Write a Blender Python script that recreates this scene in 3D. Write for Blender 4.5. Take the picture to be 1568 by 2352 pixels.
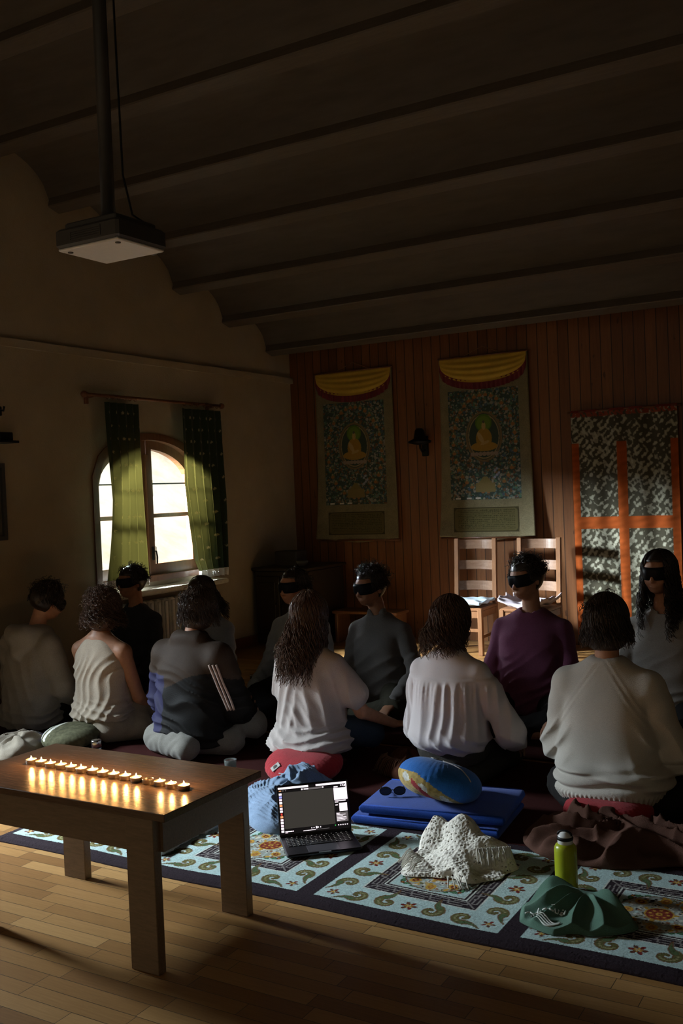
import bpy, math, random
import numpy as np
from mathutils import Vector, Matrix, Euler

scene = bpy.context.scene
COL = scene.collection
PI = math.pi
for _o in list(bpy.data.objects):
    bpy.data.objects.remove(_o)

# ------------------------------------------------------------------ camera
cam_data = bpy.data.cameras.new('camera')
cam = bpy.data.objects.new('camera', cam_data)
COL.objects.link(cam)
cam_data.sensor_fit = 'HORIZONTAL'
cam_data.sensor_width = 24.0
cam_data.lens = 2265.26 / 1568.0 * 24.0
cam_data.clip_start = 0.05
cam_data.clip_end = 200
_y, _p, _r = math.radians(30.48315), math.radians(-1.22224), math.radians(2.30129)
_F = Vector((-math.sin(_y) * math.cos(_p), math.cos(_y) * math.cos(_p), math.sin(_p)))
_R = Vector((math.cos(_y), math.sin(_y), 0))
_D = _F.cross(_R)
_R2 = math.cos(_r) * _R + math.sin(_r) * _D
_D2 = -math.sin(_r) * _R + math.cos(_r) * _D
cam.matrix_world = Matrix(((_R2.x, -_D2.x, -_F.x, 0), (_R2.y, -_D2.y, -_F.y, 0), (_R2.z, -_D2.z, -_F.z, 1.5), (0, 0, 0, 1)))
scene.camera = cam

# ------------------------------------------------------------------ colour management, world, sun, window light
scene.view_settings.view_transform = 'Standard'
scene.view_settings.look = 'None'
scene.view_settings.gamma = 1.0
scene.view_settings.use_curve_mapping = False
scene.view_settings.exposure = 0.0

world = bpy.data.worlds.new('sky')
scene.world = world
world.use_nodes = True
_bg = world.node_tree.nodes['Background']
_bg.inputs['Color'].default_value = (1.0, 0.86, 0.62, 1)
_bg.inputs['Strength'].default_value = 0.13

def light(name, kind, loc, target, energy, color, sx=1.0, sy=None, spread=None, angle=None):
    d = bpy.data.lights.new(name, kind)
    d.energy = energy
    d.color = color
    if kind == 'AREA':
        d.shape = 'RECTANGLE'
        d.size = sx
        d.size_y = sy or sx
        if spread:
            d.spread = math.radians(spread)
    if kind == 'SUN' and angle:
        d.angle = math.radians(angle)
    o = bpy.data.objects.new(name, d)
    COL.objects.link(o)
    o.location = loc
    o.rotation_euler = (Vector(target) - Vector(loc)).to_track_quat('-Z', 'Y').to_euler()
    return o

light('sun', 'SUN', (6, 3, 9), (-9, 6, 0), 6.0, (1.0, 0.95, 0.88), angle=2)
# daylight entering through the window in view, and through the window nearer the camera
light('daylight_far', 'AREA', (-7.6, 5.50, 2.35), (-3.0, 8.4, 0.75), 1000, (0.86, 0.95, 1.0), 0.8, 0.5, spread=100)
light('daylight_side', 'AREA', (-7.6, 6.95, 2.0), (-3.2, 5.75, 0.75), 150, (0.86, 0.95, 1.0), 0.4, 0.7, spread=100)
light('daylight_near', 'AREA', (-7.7, 2.62, 2.72), (-2.0, 3.35, 0.25), 620, (0.80, 0.92, 1.0), 1.7, 1.0, spread=95)

# ------------------------------------------------------------------ object helpers
def tag(o, label=None, cat=None, group=None, kind=None):
    if label: o['label'] = label
    if cat: o['category'] = cat
    if group: o['group'] = group
    if kind: o['kind'] = kind
    return o

def thing(name, label, cat, loc=(0, 0, 0), rz=0.0, group=None):
    o = bpy.data.objects.new(name, None)
    COL.objects.link(o)
    o.empty_display_size = 0.1
    o.location = loc
    o.rotation_euler = (0, 0, rz)
    return tag(o, label, cat, group)

def mesh_np(V, quads=None, tris=None, smooth=True):
    me = bpy.data.meshes.new('mesh')
    V = np.asarray(V, dtype=np.float32)
    nq = 0 if quads is None else len(quads)
    nt = 0 if tris is None else len(tris)
    me.vertices.add(len(V))
    me.vertices.foreach_set('co', V.ravel())
    lv = []
    if nq: lv.append(np.asarray(quads, dtype=np.int32).ravel())
    if nt: lv.append(np.asarray(tris, dtype=np.int32).ravel())
    lv = np.concatenate(lv)
    me.loops.add(len(lv))
    me.loops.foreach_set('vertex_index', lv)
    me.polygons.add(nq + nt)
    st = np.concatenate([np.arange(nq) * 4, nq * 4 + np.arange(nt) * 3]).astype(np.int32)
    me.polygons.foreach_set('loop_start', st)
    me.update(calc_edges=True)
    me.validate()
    if smooth:
        me.polygons.foreach_set('use_smooth', np.ones(len(me.polygons), dtype=bool))
    return me

class MB:
    """collects shapes into one mesh"""
    def __init__(s):
        s.v = []; s.f = []; s.mi = []; s.sm = []
    def add(s, vs, fs, M=None, mi=0, sm=False):
        b = len(s.v)
        for p in vs:
            p = Vector(p)
            s.v.append(M @ p if M else p)
        for f in fs:
            s.f.append([b + i for i in f]); s.mi.append(mi); s.sm.append(sm)
        return s
    def box(s, c, size, rot=None, mi=0, bev=0.0, taper=1.0):
        x, y, z = size[0] / 2, size[1] / 2, size[2] / 2
        M = Matrix.Translation(c)
        if rot is not None: M = M @ Euler(rot).to_matrix().to_4x4()
        if bev <= 0:
            t = taper
            vs = [(-x, -y, -z), (x, -y, -z), (x, y, -z), (-x, y, -z), (-x * t, -y * t, z), (x * t, -y * t, z), (x * t, y * t, z), (-x * t, y * t, z)]
            return s.add(vs, [(0, 3, 2, 1), (4, 5, 6, 7), (0, 1, 5, 4), (1, 2, 6, 5), (2, 3, 7, 6), (3, 0, 4, 7)], M, mi)
        b = min(bev, x * .9, y * .9, z * .9)
        rings = []
        for zz, i in ((-z, b), (-z + b, 0), (z - b, 0), (z, b)):
            xx, yy = x - i, y - i
            rings.append([(-xx + b, -yy, zz), (xx - b, -yy, zz), (xx, -yy + b, zz), (xx, yy - b, zz), (xx - b, yy, zz), (-xx + b, yy, zz), (-xx, yy - b, zz), (-xx, -yy + b, zz)])
        vs = [p for r in rings for p in r]
        fs = [tuple(range(7, -1, -1)), tuple(range(24, 32))]
        for k in range(3):
            for j in range(8):
                fs.append((k * 8 + j, k * 8 + (j + 1) % 8, k * 8 + 8 + (j + 1) % 8, k * 8 + 8 + j))
        return s.add(vs, fs, M, mi)
    def tube(s, pts, r, n=8, mi=0, caps=True, sm=True, flat=1.0):
        pts = [Vector(p) for p in pts]
        rs = r if isinstance(r, (list, tuple)) else [r] * len(pts)
        vs = []; up = None
        for i, p in enumerate(pts):
            t = (pts[min(i + 1, len(pts) - 1)] - pts[max(i - 1, 0)]).normalized()
            if up is None:
                a = Vector((0, 0, 1)) if abs(t.z) < .9 else Vector((1, 0, 0))
                up = (a - t * a.dot(t)).normalized()
            else:
                up = (up - t * up.dot(t)).normalized()
            sd = t.cross(up)
            for k in range(n):
                a = 2 * PI * k / n
                vs.append(p + (up * math.cos(a) * flat + sd * math.sin(a)) * rs[i])
        fs = []
        for i in range(len(pts) - 1):
            for k in range(n):
                fs.append((i * n + k, i * n + (k + 1) % n, (i + 1) * n + (k + 1) % n, (i + 1) * n + k))
        if caps:
            fs.append(tuple(range(n - 1, -1, -1))); fs.append(tuple((len(pts) - 1) * n + k for k in range(n)))
        return s.add(vs, fs, None, mi, sm)
    def lathe(s, prof, c=(0, 0, 0), n=32, mi=0, M=None, sm=True):
        vs = []
        for r, z in prof:
            for k in range(n):
                a = 2 * PI * k / n
                vs.append((c[0] + r * math.cos(a), c[1] + r * math.sin(a), c[2] + z))
        fs = []
        for i in range(len(prof) - 1):
            for k in range(n):
                fs.append((i * n + k, i * n + (k + 1) % n, (i + 1) * n + (k + 1) % n, (i + 1) * n + k))
        fs.append(tuple(range(n - 1, -1, -1))); fs.append(tuple((len(prof) - 1) * n + k for k in range(n)))
        return s.add(vs, fs, M, mi, sm)
    def prism(s, poly, a, b, axis='y', mi=0):
        """poly of 2D points extruded from a to b along axis"""
        n = len(poly)
        def P(u, v, w):
            return {'y': (u, w, v), 'x': (w, u, v), 'z': (u, v, w)}[axis]
        vs = [P(u, v, a) for u, v in poly] + [P(u, v, b) for u, v in poly]
        fs = [tuple(range(n)), tuple(range(2 * n - 1, n - 1, -1))]
        for k in range(n):
            fs.append((k, n + k, n + (k + 1) % n, (k + 1) % n))
        return s.add(vs, fs, None, mi)
    def ball(s, c, r, mi=0, n=16):
        rr = r if isinstance(r, (tuple, list)) else (r, r, r)
        m = n // 2
        prof = [(max(math.sin(PI * i / m), 1e-4), -math.cos(PI * i / m)) for i in range(m + 1)]
        M = Matrix.Translation(c) @ Matrix.Diagonal((rr[0], rr[1], rr[2], 1))
        return s.lathe(prof, n=n, mi=mi, M=M)
    def mesh(s):
        me = bpy.data.meshes.new('mesh')
        me.from_pydata([tuple(p) for p in s.v], [], s.f)
        me.polygons.foreach_set('material_index', np.array(s.mi, dtype=np.int32))
        me.polygons.foreach_set('use_smooth', np.array(s.sm, dtype=bool))
        import bmesh
        bm = bmesh.new(); bm.from_mesh(me)
        bmesh.ops.recalc_face_normals(bm, faces=bm.faces)
        bm.to_mesh(me); bm.free()
        me.update()
        return me

def obj(name, mb, mat, parent=None, loc=None, rot=None):
    me = mb.mesh() if isinstance(mb, MB) else mb
    me.name = name
    o = bpy.data.objects.new(name, me)
    COL.objects.link(o)
    for m in (mat if isinstance(mat, (list, tuple)) else [mat]):
        me.materials.append(m)
    if parent is not None: o.parent = parent
    if loc is not None: o.location = loc
    if rot is not None: o.rotation_euler = rot
    return o

def struct(name, mb, mat, parent=None):
    o = obj(name, mb, mat, parent)
    if parent is None: o['kind'] = 'structure'
    return o

def copy_tree(o, parent=None):
    c = o.copy(); COL.objects.link(c)
    if parent is not None: c.parent = parent
    for ch in list(o.children):
        copy_tree(ch, c)
    return c

# ------------------------------------------------------------------ materials
class NT:
    def __init__(s, name):
        s.m = bpy.data.materials.new(name); s.m.use_nodes = True
        s.t = s.m.node_tree; s.t.nodes.clear()
        s.out = s.n('ShaderNodeOutputMaterial'); s.b = s.n('ShaderNodeBsdfPrincipled')
        s.l(s.b.outputs[0], s.out.inputs[0])
        s.co = s.n('ShaderNodeTexCoord')
    def n(s, t, **k):
        nd = s.t.nodes.new(t)
        for a, b in k.items(): setattr(nd, a, b)
        return nd
    def l(s, a, b): s.t.links.new(a, b)
    def setp(s, **k):
        nm = {'rough': 'Roughness', 'metal': 'Metallic', 'spec': 'Specular IOR Level', 'sheen': 'Sheen Weight', 'trans': 'Transmission Weight', 'ior': 'IOR', 'coat': 'Coat Weight', 'alpha': 'Alpha', 'sub': 'Subsurface Weight', 'emis': 'Emission Strength'}
        for a, b in k.items(): s.b.inputs[nm[a]].default_value = b
    def mapping(s, sc=(1, 1, 1), src='Object'):
        mp = s.n('ShaderNodeMapping'); mp.inputs['Scale'].default_value = sc
        s.l(s.co.outputs[src], mp.inputs[0]); return mp.outputs[0]
    def noise(s, vec, scale, detail=4, rough=.55):
        nd = s.n('ShaderNodeTexNoise'); nd.inputs['Scale'].default_value = scale
        nd.inputs['Detail'].default_value = detail; nd.inputs['Roughness'].default_value = rough
        if vec is not None: s.l(vec, nd.inputs['Vector'])
        return nd.outputs[0]
    def ramp(s, fac, stops):
        nd = s.n('ShaderNodeValToRGB'); e = nd.color_ramp.elements
        e[0].position, e[0].color = stops[0][0], (*stops[0][1], 1)
        e[1].position, e[1].color = stops[-1][0], (*stops[-1][1], 1)
        for p, c in stops[1:-1]:
            q = e.new(p); q.color = (*c, 1)
        s.l(fac, nd.inputs[0]); return nd.outputs[0]
    def mth(s, op, a, b=None, c=None):
        nd = s.n('ShaderNodeMath', operation=op)
        for i, v in enumerate((a, b, c)):
            if v is None: continue
            if isinstance(v, (int, float)): nd.inputs[i].default_value = v
            else: s.l(v, nd.inputs[i])
        return nd.outputs[0]
    def mix(s, fac, a, b, blend='MIX'):
        nd = s.n('ShaderNodeMix', data_type='RGBA', blend_type=blend)
        for i, v in ((0, fac), (6, a), (7, b)):
            if isinstance(v, (int, float)): nd.inputs[i].default_value = v
            elif isinstance(v, tuple): nd.inputs[i].default_value = (*v, 1)
            else: s.l(v, nd.inputs[i])
        return nd.outputs[2]
    def bump(s, h, dist=.002, strength=1.0):
        nd = s.n('ShaderNodeBump'); nd.inputs['Distance'].default_value = dist; nd.inputs['Strength'].default_value = strength
        s.l(h, nd.inputs['Height']); s.l(nd.outputs[0], s.b.inputs['Normal'])
    def color(s, c):
        if isinstance(c, tuple): s.b.inputs['Base Color'].default_value = (*c, 1)
        else: s.l(c, s.b.inputs['Base Color'])
        return s

def sat(c, k): return tuple(min(1.0, v * k) for v in c)

def fabric(name, c, scale=260, vary=.25, bump=.0012, rough=.92, sheen=None):
    if sheen is None: sheen = .12 if max(c) > .12 else 0.0
    t = NT(name); v = t.mapping()
    n1 = t.noise(v, scale, 3); n2 = t.noise(v, 9, 4)
    f = t.mth('ADD', t.mth('MULTIPLY', n1, .6), t.mth('MULTIPLY', n2, .4))
    t.color(t.ramp(f, [(.3, sat(c, 1 - vary)), (.7, sat(c, 1 + vary))]))
    t.setp(rough=rough, sheen=sheen, spec=.2 if max(c) > .12 else .08); t.bump(n1, bump)
    return t.m

def plain(name, c, rough=.6, metal=0, vary=.12, scale=30, bump=0, spec=.5, coat=0):
    t = NT(name); n1 = t.noise(t.mapping(), scale, 5)
    t.color(t.ramp(n1, [(.25, sat(c, 1 - vary)), (.75, sat(c, 1 + vary))]))
    t.setp(rough=rough, metal=metal, spec=spec, coat=coat)
    if bump: t.bump(n1, bump)
    return t.m

def wood(name, c1, c2, sc=(1, 14, 14), rough=.45, bump=.0006):
    t = NT(name); v = t.mapping(sc); n1 = t.noise(v, 6, 8, .65); n2 = t.noise(t.mapping(tuple(q * 6 for q in sc)), 5, 3)
    f = t.mth('ADD', t.mth('MULTIPLY', n1, .7), t.mth('MULTIPLY', n2, .3))
    t.color(t.ramp(f, [(.3, c1), (.7, c2)])); t.setp(rough=rough); t.bump(f, bump)
    return t.m

def emit(name, c, strength, base=(0, 0, 0), rough=.4):
    t = NT(name); t.color(base); t.b.inputs['Emission Color'].default_value = (*c, 1)
    t.setp(emis=strength, rough=rough); return t.m

def attr_mat(name, rough=.9, bump=.001, scale=300, sheen=0, gain=1.0):
    t = NT(name); a = t.n('ShaderNodeAttribute'); a.attribute_name = 'paint'
    n1 = t.noise(t.mapping(), scale, 3)
    t.color(t.mix(1.0, a.outputs['Color'], t.ramp(n1, [(.2, (.7, .7, .7)), (.8, (1.15, 1.15, 1.15))]), 'MULTIPLY'))
    t.setp(rough=rough, sheen=sheen, spec=.06); t.bump(n1, bump)
    return t.m

def paint(me, cols):
    at = me.color_attributes.new('paint', 'FLOAT_COLOR', 'POINT')
    c4 = np.ones((len(me.vertices), 4), dtype=np.float32); c4[:, :3] = cols
    at.data.foreach_set('color', c4.ravel())

# ------------------------------------------------------------------ distance-field sculpting
rng = np.random.default_rng(7)
def smin(a, b, k):
    if k <= 0: return np.minimum(a, b)
    h = np.maximum(k - np.abs(a - b), 0) / k
    return np.minimum(a, b) - h * h * k * .25

class Vol:
    def __init__(s, lo, hi, h):
        s.lo = np.array(lo, dtype=np.float32); s.h = h
        s.n = np.ceil((np.array(hi) - s.lo) / h).astype(int) + 1
        s.ax = [s.lo[i] + h * np.arange(s.n[i], dtype=np.float32) for i in range(3)]
        s.F = np.full(tuple(s.n), 1.0, dtype=np.float32)
    def block(s, lo, hi):
        sl = []
        for i in range(3):
            a = max(0, int(math.floor((lo[i] - s.lo[i]) / s.h))); b = min(s.n[i], int(math.ceil((hi[i] - s.lo[i]) / s.h)) + 1)
            sl.append(slice(a, max(a, b)))
        X, Y, Z = np.meshgrid(*[s.ax[i][sl[i]] for i in range(3)], indexing='ij', sparse=True)
        return tuple(sl), X, Y, Z
    def add(s, fn, lo, hi, k=.02):
        p = k + 3 * s.h
        sl, X, Y, Z = s.block([v - p for v in lo], [v + p for v in hi])
        if 0 in s.F[sl].shape: return s
        s.F[sl] = smin(s.F[sl], np.broadcast_to(fn(X, Y, Z), s.F[sl].shape), k)
        return s
    def sub(s, fn, lo=None, hi=None):
        if lo is None: lo, hi = s.lo, s.lo + s.h * s.n
        sl, X, Y, Z = s.block(lo, hi)
        s.F[sl] = np.maximum(s.F[sl], -fn(X, Y, Z))
        return s
    def cap(s, a, b, ra, rb, k=.02, wob=None):
        a = np.array(a, dtype=np.float32); b = np.array(b, dtype=np.float32); d = b - a; L2 = float(d @ d) + 1e-9
        def fn(X, Y, Z):
            t = np.clip(((X - a[0]) * d[0] + (Y - a[1]) * d[1] + (Z - a[2]) * d[2]) / L2, 0, 1)
            r = ra + (rb - ra) * t
            q = np.sqrt((X - a[0] - t * d[0]) ** 2 + (Y - a[1] - t * d[1]) ** 2 + (Z - a[2] - t * d[2]) ** 2) - r
            if wob: q = q - wob(t, X, Y, Z)
            return q
        m = max(ra, rb) + .012
        return s.add(fn, np.minimum(a, b) - m, np.maximum(a, b) + m, k)
    def ell(s, c, r, k=.02, R=None):
        c = np.array(c, dtype=np.float32)
        def fn(X, Y, Z):
            x, y, z = X - c[0], Y - c[1], Z - c[2]
            if R is not None: x, y, z = (R[0][0] * x + R[1][0] * y + R[2][0] * z, R[0][1] * x + R[1][1] * y + R[2][1] * z, R[0][2] * x + R[1][2] * y + R[2][2] * z)
            q = np.sqrt((x / r[0]) ** 2 + (y / r[1]) ** 2 + (z / r[2]) ** 2)
            return (q - 1) * min(r)
        m = max(r)
        return s.add(fn, c - m, c + m, k)
    def prof(s, tab, k=.02, ex=2.4, off=0.0, fold=None):
        """stack of elliptical sections: rows of z, cx, cy, rx, ry"""
        T = np.array(sorted(tab), dtype=np.float32); z0, z1 = T[0, 0], T[-1, 0]
        zz = np.linspace(z0, z1, 160); cols = []
        for j in range(1, 5):
            v = np.interp(zz, T[:, 0], T[:, j])
            kr = np.ones(15) / 15; v = np.convolve(np.pad(v, 7, mode='edge'), kr, mode='valid'); cols.append(v)
        def fn(X, Y, Z):
            cx, cy, rx, ry = [np.interp(Z, zz, c) for c in cols]
            rx = rx + off; ry = ry + off
            q = (np.abs((X - cx) / rx) ** ex + np.abs((Y - cy) / ry) ** ex) ** (1 / ex)
            d = (q - 1) * np.minimum(rx, ry)
            if fold is not None: d = d - fold(X, Y, Z)
            e = np.abs(Z - (z0 + z1) / 2) - (z1 - z0) / 2 - off
            rd = .022
            a, b = np.maximum(d + rd, 0), np.maximum(e + rd, 0)
            return np.sqrt(a * a + b * b) - rd + np.minimum(np.maximum(d + rd, e + rd), 0)
        mx, my = (np.abs(T[:, 1]) + T[:, 3]).max() + off + .03, (np.abs(T[:, 2]) + T[:, 4]).max() + off + .03
        return s.add(fn, (-mx, -my, z0 - off - .02), (mx, my, z1 + off + .02), k)
    def displace(s, fn):
        sl, X, Y, Z = s.block(s.lo, s.lo + s.h * s.n)
        near = np.abs(s.F) < .06
        s.F = np.where(near, s.F - fn(X, Y, Z), s.F).astype(np.float32)
        return s
    def mesh(s, smooth=1):
        F, h = s.F, s.h; S = F < 0; n = s.n - 1
        cs = [(i, j, k) for i in (0, 1) for j in (0, 1) for k in (0, 1)]
        sub = lambda A, c: A[c[0]:c[0] + n[0], c[1]:c[1] + n[1], c[2]:c[2] + n[2]]
        cnt = np.zeros(tuple(n), dtype=np.int8)
        for c in cs: cnt += sub(S, c)
        ix = np.nonzero((cnt > 0) & (cnt < 8)); N = len(ix[0])
        idx = np.full(tuple(n), -1, dtype=np.int64); idx[ix] = np.arange(N)
        val = {c: F[ix[0] + c[0], ix[1] + c[1], ix[2] + c[2]] for c in cs}
        P = np.zeros((N, 3)); C = np.zeros(N)
        for c in cs:
            for a in range(3):
                if c[a]: continue
                d = list(c); d[a] = 1; d = tuple(d)
                m = (val[c] < 0) != (val[d] < 0)
                t = np.where(m, val[c] / np.where(m, val[c] - val[d], 1), 0)
                for q in range(3): P[:, q] += np.where(m, c[q] + (t if q == a else 0), 0)
                C += m
        P = P / C[:, None] + np.stack(ix, 1); V = P * h + s.lo
        Q = []
        for a in range(3):
            b, c = (a + 1) % 3, (a + 2) % 3
            sl0 = [slice(1, n[i]) for i in range(3)]; sl1 = list(sl0)
            sl0[a] = slice(0, n[a]); sl1[a] = slice(1, n[a] + 1)
            A, B = S[tuple(sl0)], S[tuple(sl1)]
            for flip, msk in ((False, A & ~B), (True, ~A & B)):
                e = list(np.nonzero(msk))
                for i in range(3):
                    if i != a: e[i] = e[i] + 1
                def g(db, dc):
                    w = list(e); w[b] = w[b] - db; w[c] = w[c] - dc
                    return idx[w[0], w[1], w[2]]
                q = np.stack([g(1, 1), g(0, 1), g(0, 0), g(1, 0)], 1)
                if flip: q = q[:, ::-1]
                Q.append(q)
        Q = np.concatenate(Q); Q = Q[(Q >= 0).all(1)]
        for _ in range(smooth):
            acc = np.zeros_like(V); ct = np.zeros(N)
            for i in range(4):
                for j in ((i + 1) % 4, (i - 1) % 4):
                    for q in range(3): acc[:, q] += np.bincount(Q[:, i], V[Q[:, j], q], N)
                    ct += np.bincount(Q[:, i], minlength=N)
            ct = np.maximum(ct, 1); V = V * .4 + acc / ct[:, None] * .6
        return mesh_np(V, Q)

def wav(seed, n=5, f=1.0):
    """smooth pseudo-noise built from random plane waves"""
    r = np.random.default_rng(seed)
    D = r.normal(size=(n, 3)); D /= np.linalg.norm(D, axis=1)[:, None]; fr = f * r.uniform(.6, 1.7, n); ph = r.uniform(0, 6.28, n)
    def fn(X, Y, Z):
        a = 0
        for i in range(n): a = a + np.sin((D[i, 0] * X + D[i, 1] * Y + D[i, 2] * Z) * fr[i] * 6.283 + ph[i])
        return a / n
    return fn
def ridge(x): return 1 - np.abs(np.sin(x))
def sstep(a, b, x):
    t = np.clip((x - a) / (b - a), 0, 1); return t * t * (3 - 2 * t)
# ------------------------------------------------------------------ raster painting in metres
class Canvas:
    def __init__(s, w, h, res, base):
        s.nx, s.ny = int(round(w / res)) + 1, int(round(h / res)) + 1
        s.x = np.linspace(0, w, s.nx)[None, :]; s.y = np.linspace(0, h, s.ny)[:, None]
        s.A = np.zeros((s.ny, s.nx, 3)); s.A[:] = base
    def put(s, m, c): s.A[np.broadcast_to(m, s.A.shape[:2])] = c
    def disk(s, cx, cy, r, c, ry=None, rot=0.0):
        dx, dy = s.x - cx, s.y - cy
        if rot: dx, dy = dx * math.cos(rot) + dy * math.sin(rot), -dx * math.sin(rot) + dy * math.cos(rot)
        s.put((dx / r) ** 2 + (dy / (ry or r)) ** 2 < 1, c)
    def rect(s, x0, y0, x1, y1, c): s.put((s.x >= x0) & (s.x <= x1) & (s.y >= y0) & (s.y <= y1), c)
    def ring(s, cx, cy, r0, r1, c, k=1.0):
        q = np.sqrt((s.x - cx) ** 2 + ((s.y - cy) / k) ** 2); s.put((q > r0) & (q < r1), c)
    def stroke(s, pts, r, c):
        for i, (px, py) in enumerate(pts):
            rr = r[i] if isinstance(r, (list, tuple)) else r
            s.disk(px, py, rr, c)

def plate(mb, outer, holes, x0, x1, axis='x', mi=0):
    """flat plate with holes; outline points (u, v), extruded from x0 to x1"""
    from mathutils.geometry import tessellate_polygon
    loops = [outer] + holes
    flat = [p for l in loops for p in l]; n = len(flat)
    tr = tessellate_polygon([[Vector((p[0], p[1], 0)) for p in l] for l in loops])
    P = (lambda u, v, w: (w, u, v)) if axis == 'x' else ((lambda u, v, w: (u, w, v)) if axis == 'y' else (lambda u, v, w: (u, v, w)))
    vs = [P(u, v, x0) for u, v in flat] + [P(u, v, x1) for u, v in flat]
    fs = [tuple(t) for t in tr] + [tuple(n + i for i in reversed(t)) for t in tr]
    b = 0
    for l in loops:
        m = len(l)
        for k in range(m): fs.append((b + k, b + (k + 1) % m, n + b + (k + 1) % m, n + b + k))
        b += m
    return mb.add(vs, fs, None, mi)

def arch(yc, hs, zb, zs, rise, n=20, y0=None, y1=None):
    """arched outline; optional cut at y0 / y1"""
    a0, a1 = yc - hs, yc + hs
    ys = np.linspace(max(a0, y0 if y0 is not None else a0), min(a1, y1 if y1 is not None else a1), n)
    top = [(y, zs + rise * math.sqrt(max(0, 1 - ((y - yc) / hs) ** 2))) for y in ys]
    return [(ys[-1], zb)] + top[::-1] + [(ys[0], zb)]

# ------------------------------------------------------------------ room materials
M = {}
_t = NT('plaster'); _n = _t.noise(_t.mapping(), 3, 6, .6); _n2 = _t.noise(_t.mapping(), 90, 3)
_t.color(_t.ramp(_n, [(.3, (.33, .27, .18)), (.7, (.39, .32, .22))])); _t.setp(rough=.95, spec=.1); _t.bump(_n2, .002); M['plaster'] = _t.m
_t = NT('vault'); _n = _t.noise(_t.mapping((1, 5, 5)), 3, 6, .6)
_t.color(_t.ramp(_n, [(.3, (.085, .070, .052)), (.7, (.112, .092, .070))])); _t.setp(rough=.6, spec=.3); M['vault'] = _t.m
M['beam'] = wood('beam_wood', (.075, .06, .043), (.12, .092, .066), (1, 10, 10), .55)
_t = NT('parquet'); _b = _t.n('ShaderNodeTexBrick'); _b.offset = .0; _b.offset_frequency = 1
for _k, _v in (('Scale', 1.0), ('Mortar Size', .0012), ('Mortar Smooth', .2), ('Bias', 0), ('Brick Width', .42), ('Row Height', .068)): _b.inputs[_k].default_value = _v
_b.inputs['Color1'].default_value = (.0, .0, .0, 1); _b.inputs['Color2'].default_value = (1, 1, 1, 1); _b.inputs['Mortar'].default_value = (.0, .0, .0, 1)
_sx = _t.n('ShaderNodeSeparateXYZ'); _t.l(_t.co.outputs['Object'], _sx.inputs[0])
_rw = _t.n('ShaderNodeTexWhiteNoise', noise_dimensions='1D'); _t.l(_t.mth('FLOOR', _t.mth('MULTIPLY', _sx.outputs[1], 1 / .068)), _rw.inputs['W'])
_cx = _t.n('ShaderNodeCombineXYZ'); _t.l(_t.mth('ADD', _sx.outputs[0], _t.mth('MULTIPLY', _rw.outputs[0], 3.7)), _cx.inputs[0]); _t.l(_sx.outputs[1], _cx.inputs[1])
_t.l(_cx.outputs[0], _b.inputs['Vector'])
_g = _t.noise(_t.mapping((3, 45, 1)), 3, 6, .6)
_c = _t.ramp(_t.mth('ADD', _t.mth('MULTIPLY', _b.outputs['Color'], .55), _t.mth('MULTIPLY', _g, .45)), [(.15, (.21, .098, .031)), (.5, (.34, .178, .06)), (.85, (.50, .295, .115))])
_c = _t.mix(_b.outputs['Fac'], _c, (.05, .03, .015)); _t.color(_c); _t.setp(rough=.36, spec=.45); _t.bump(_t.mth('SUBTRACT', _t.mth('MULTIPLY', _g, .3), _b.outputs['Fac']), .0008); M['parquet'] = _t.m
# vertical tongue-and-groove boards
_t = NT('panelling'); _s = _t.n('ShaderNodeSeparateXYZ'); _t.l(_t.co.outputs['Object'], _s.inputs[0])
_u = _t.mth('MULTIPLY', _s.outputs[0], 1 / .098); _fr = _t.mth('FRACT', _u); _id = _t.mth('FLOOR', _u)
_wn = _t.n('ShaderNodeTexWhiteNoise', noise_dimensions='1D'); _t.l(_id, _wn.inputs['W'])
_g = _t.noise(_t.mapping((22, 1, 1.2)), 3, 7, .65); _kn = _t.noise(_t.mapping((9, 1, 3)), 2.4, 2)
_f = _t.mth('ADD', _t.mth('MULTIPLY', _wn.outputs[0], .35), _t.mth('MULTIPLY', _g, .65))
_c = _t.ramp(_f, [(.2, (.125, .045, .015)), (.55, (.205, .08, .026)), (.85, (.28, .12, .045))])
_c = _t.mix(_t.ramp(_kn, [(.70, (0, 0, 0)), (.76, (.8, .8, .8))]), _c, (.06, .022, .01))
_gr = _t.mth('LESS_THAN', _t.mth('ABSOLUTE', _t.mth('SUBTRACT', _fr, .5)), .455)
_t.color(_t.mix(_gr, (.05, .02, .008), _c)); _t.setp(rough=.42, spec=.4); _t.bump(_t.mth('ADD', _t.mth('MULTIPLY', _gr, 1.0), _t.mth('MULTIPLY', _g, .08)), .006); M['panelling'] = _t.m
M['win_wood'] = wood('window_wood', (.10, .035, .012), (.19, .075, .028), (8, 8, 1), .4)
_t = NT('pane'); _t.t.nodes.clear(); _o = _t.t.nodes.new('ShaderNodeOutputMaterial'); _tr = _t.t.nodes.new('ShaderNodeBsdfTransparent'); _gl = _t.t.nodes.new('ShaderNodeBsdfGlossy'); _gl.inputs['Roughness'].default_value = .02
_mx = _t.t.nodes.new('ShaderNodeMixShader'); _mx.inputs[0].default_value = .06; _t.l(_tr.outputs[0], _mx.inputs[1]); _t.l(_gl.outputs[0], _mx.inputs[2]); _t.l(_mx.outputs[0], _o.inputs[0]); M['pane'] = _t.m
M['black_metal'] = plain('black_metal', (.012, .012, .013), .45, .6)
M['white_paint'] = plain('white_paint', (.62, .62, .58), .5)
M['sill'] = plain('sill_stone', (.62, .60, .50), .5, bump=.001)
_t = NT('hill'); _n = _t.noise(_t.mapping(), 1.6, 8, .7); _n2 = _t.noise(_t.mapping(), .5, 4)
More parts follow.
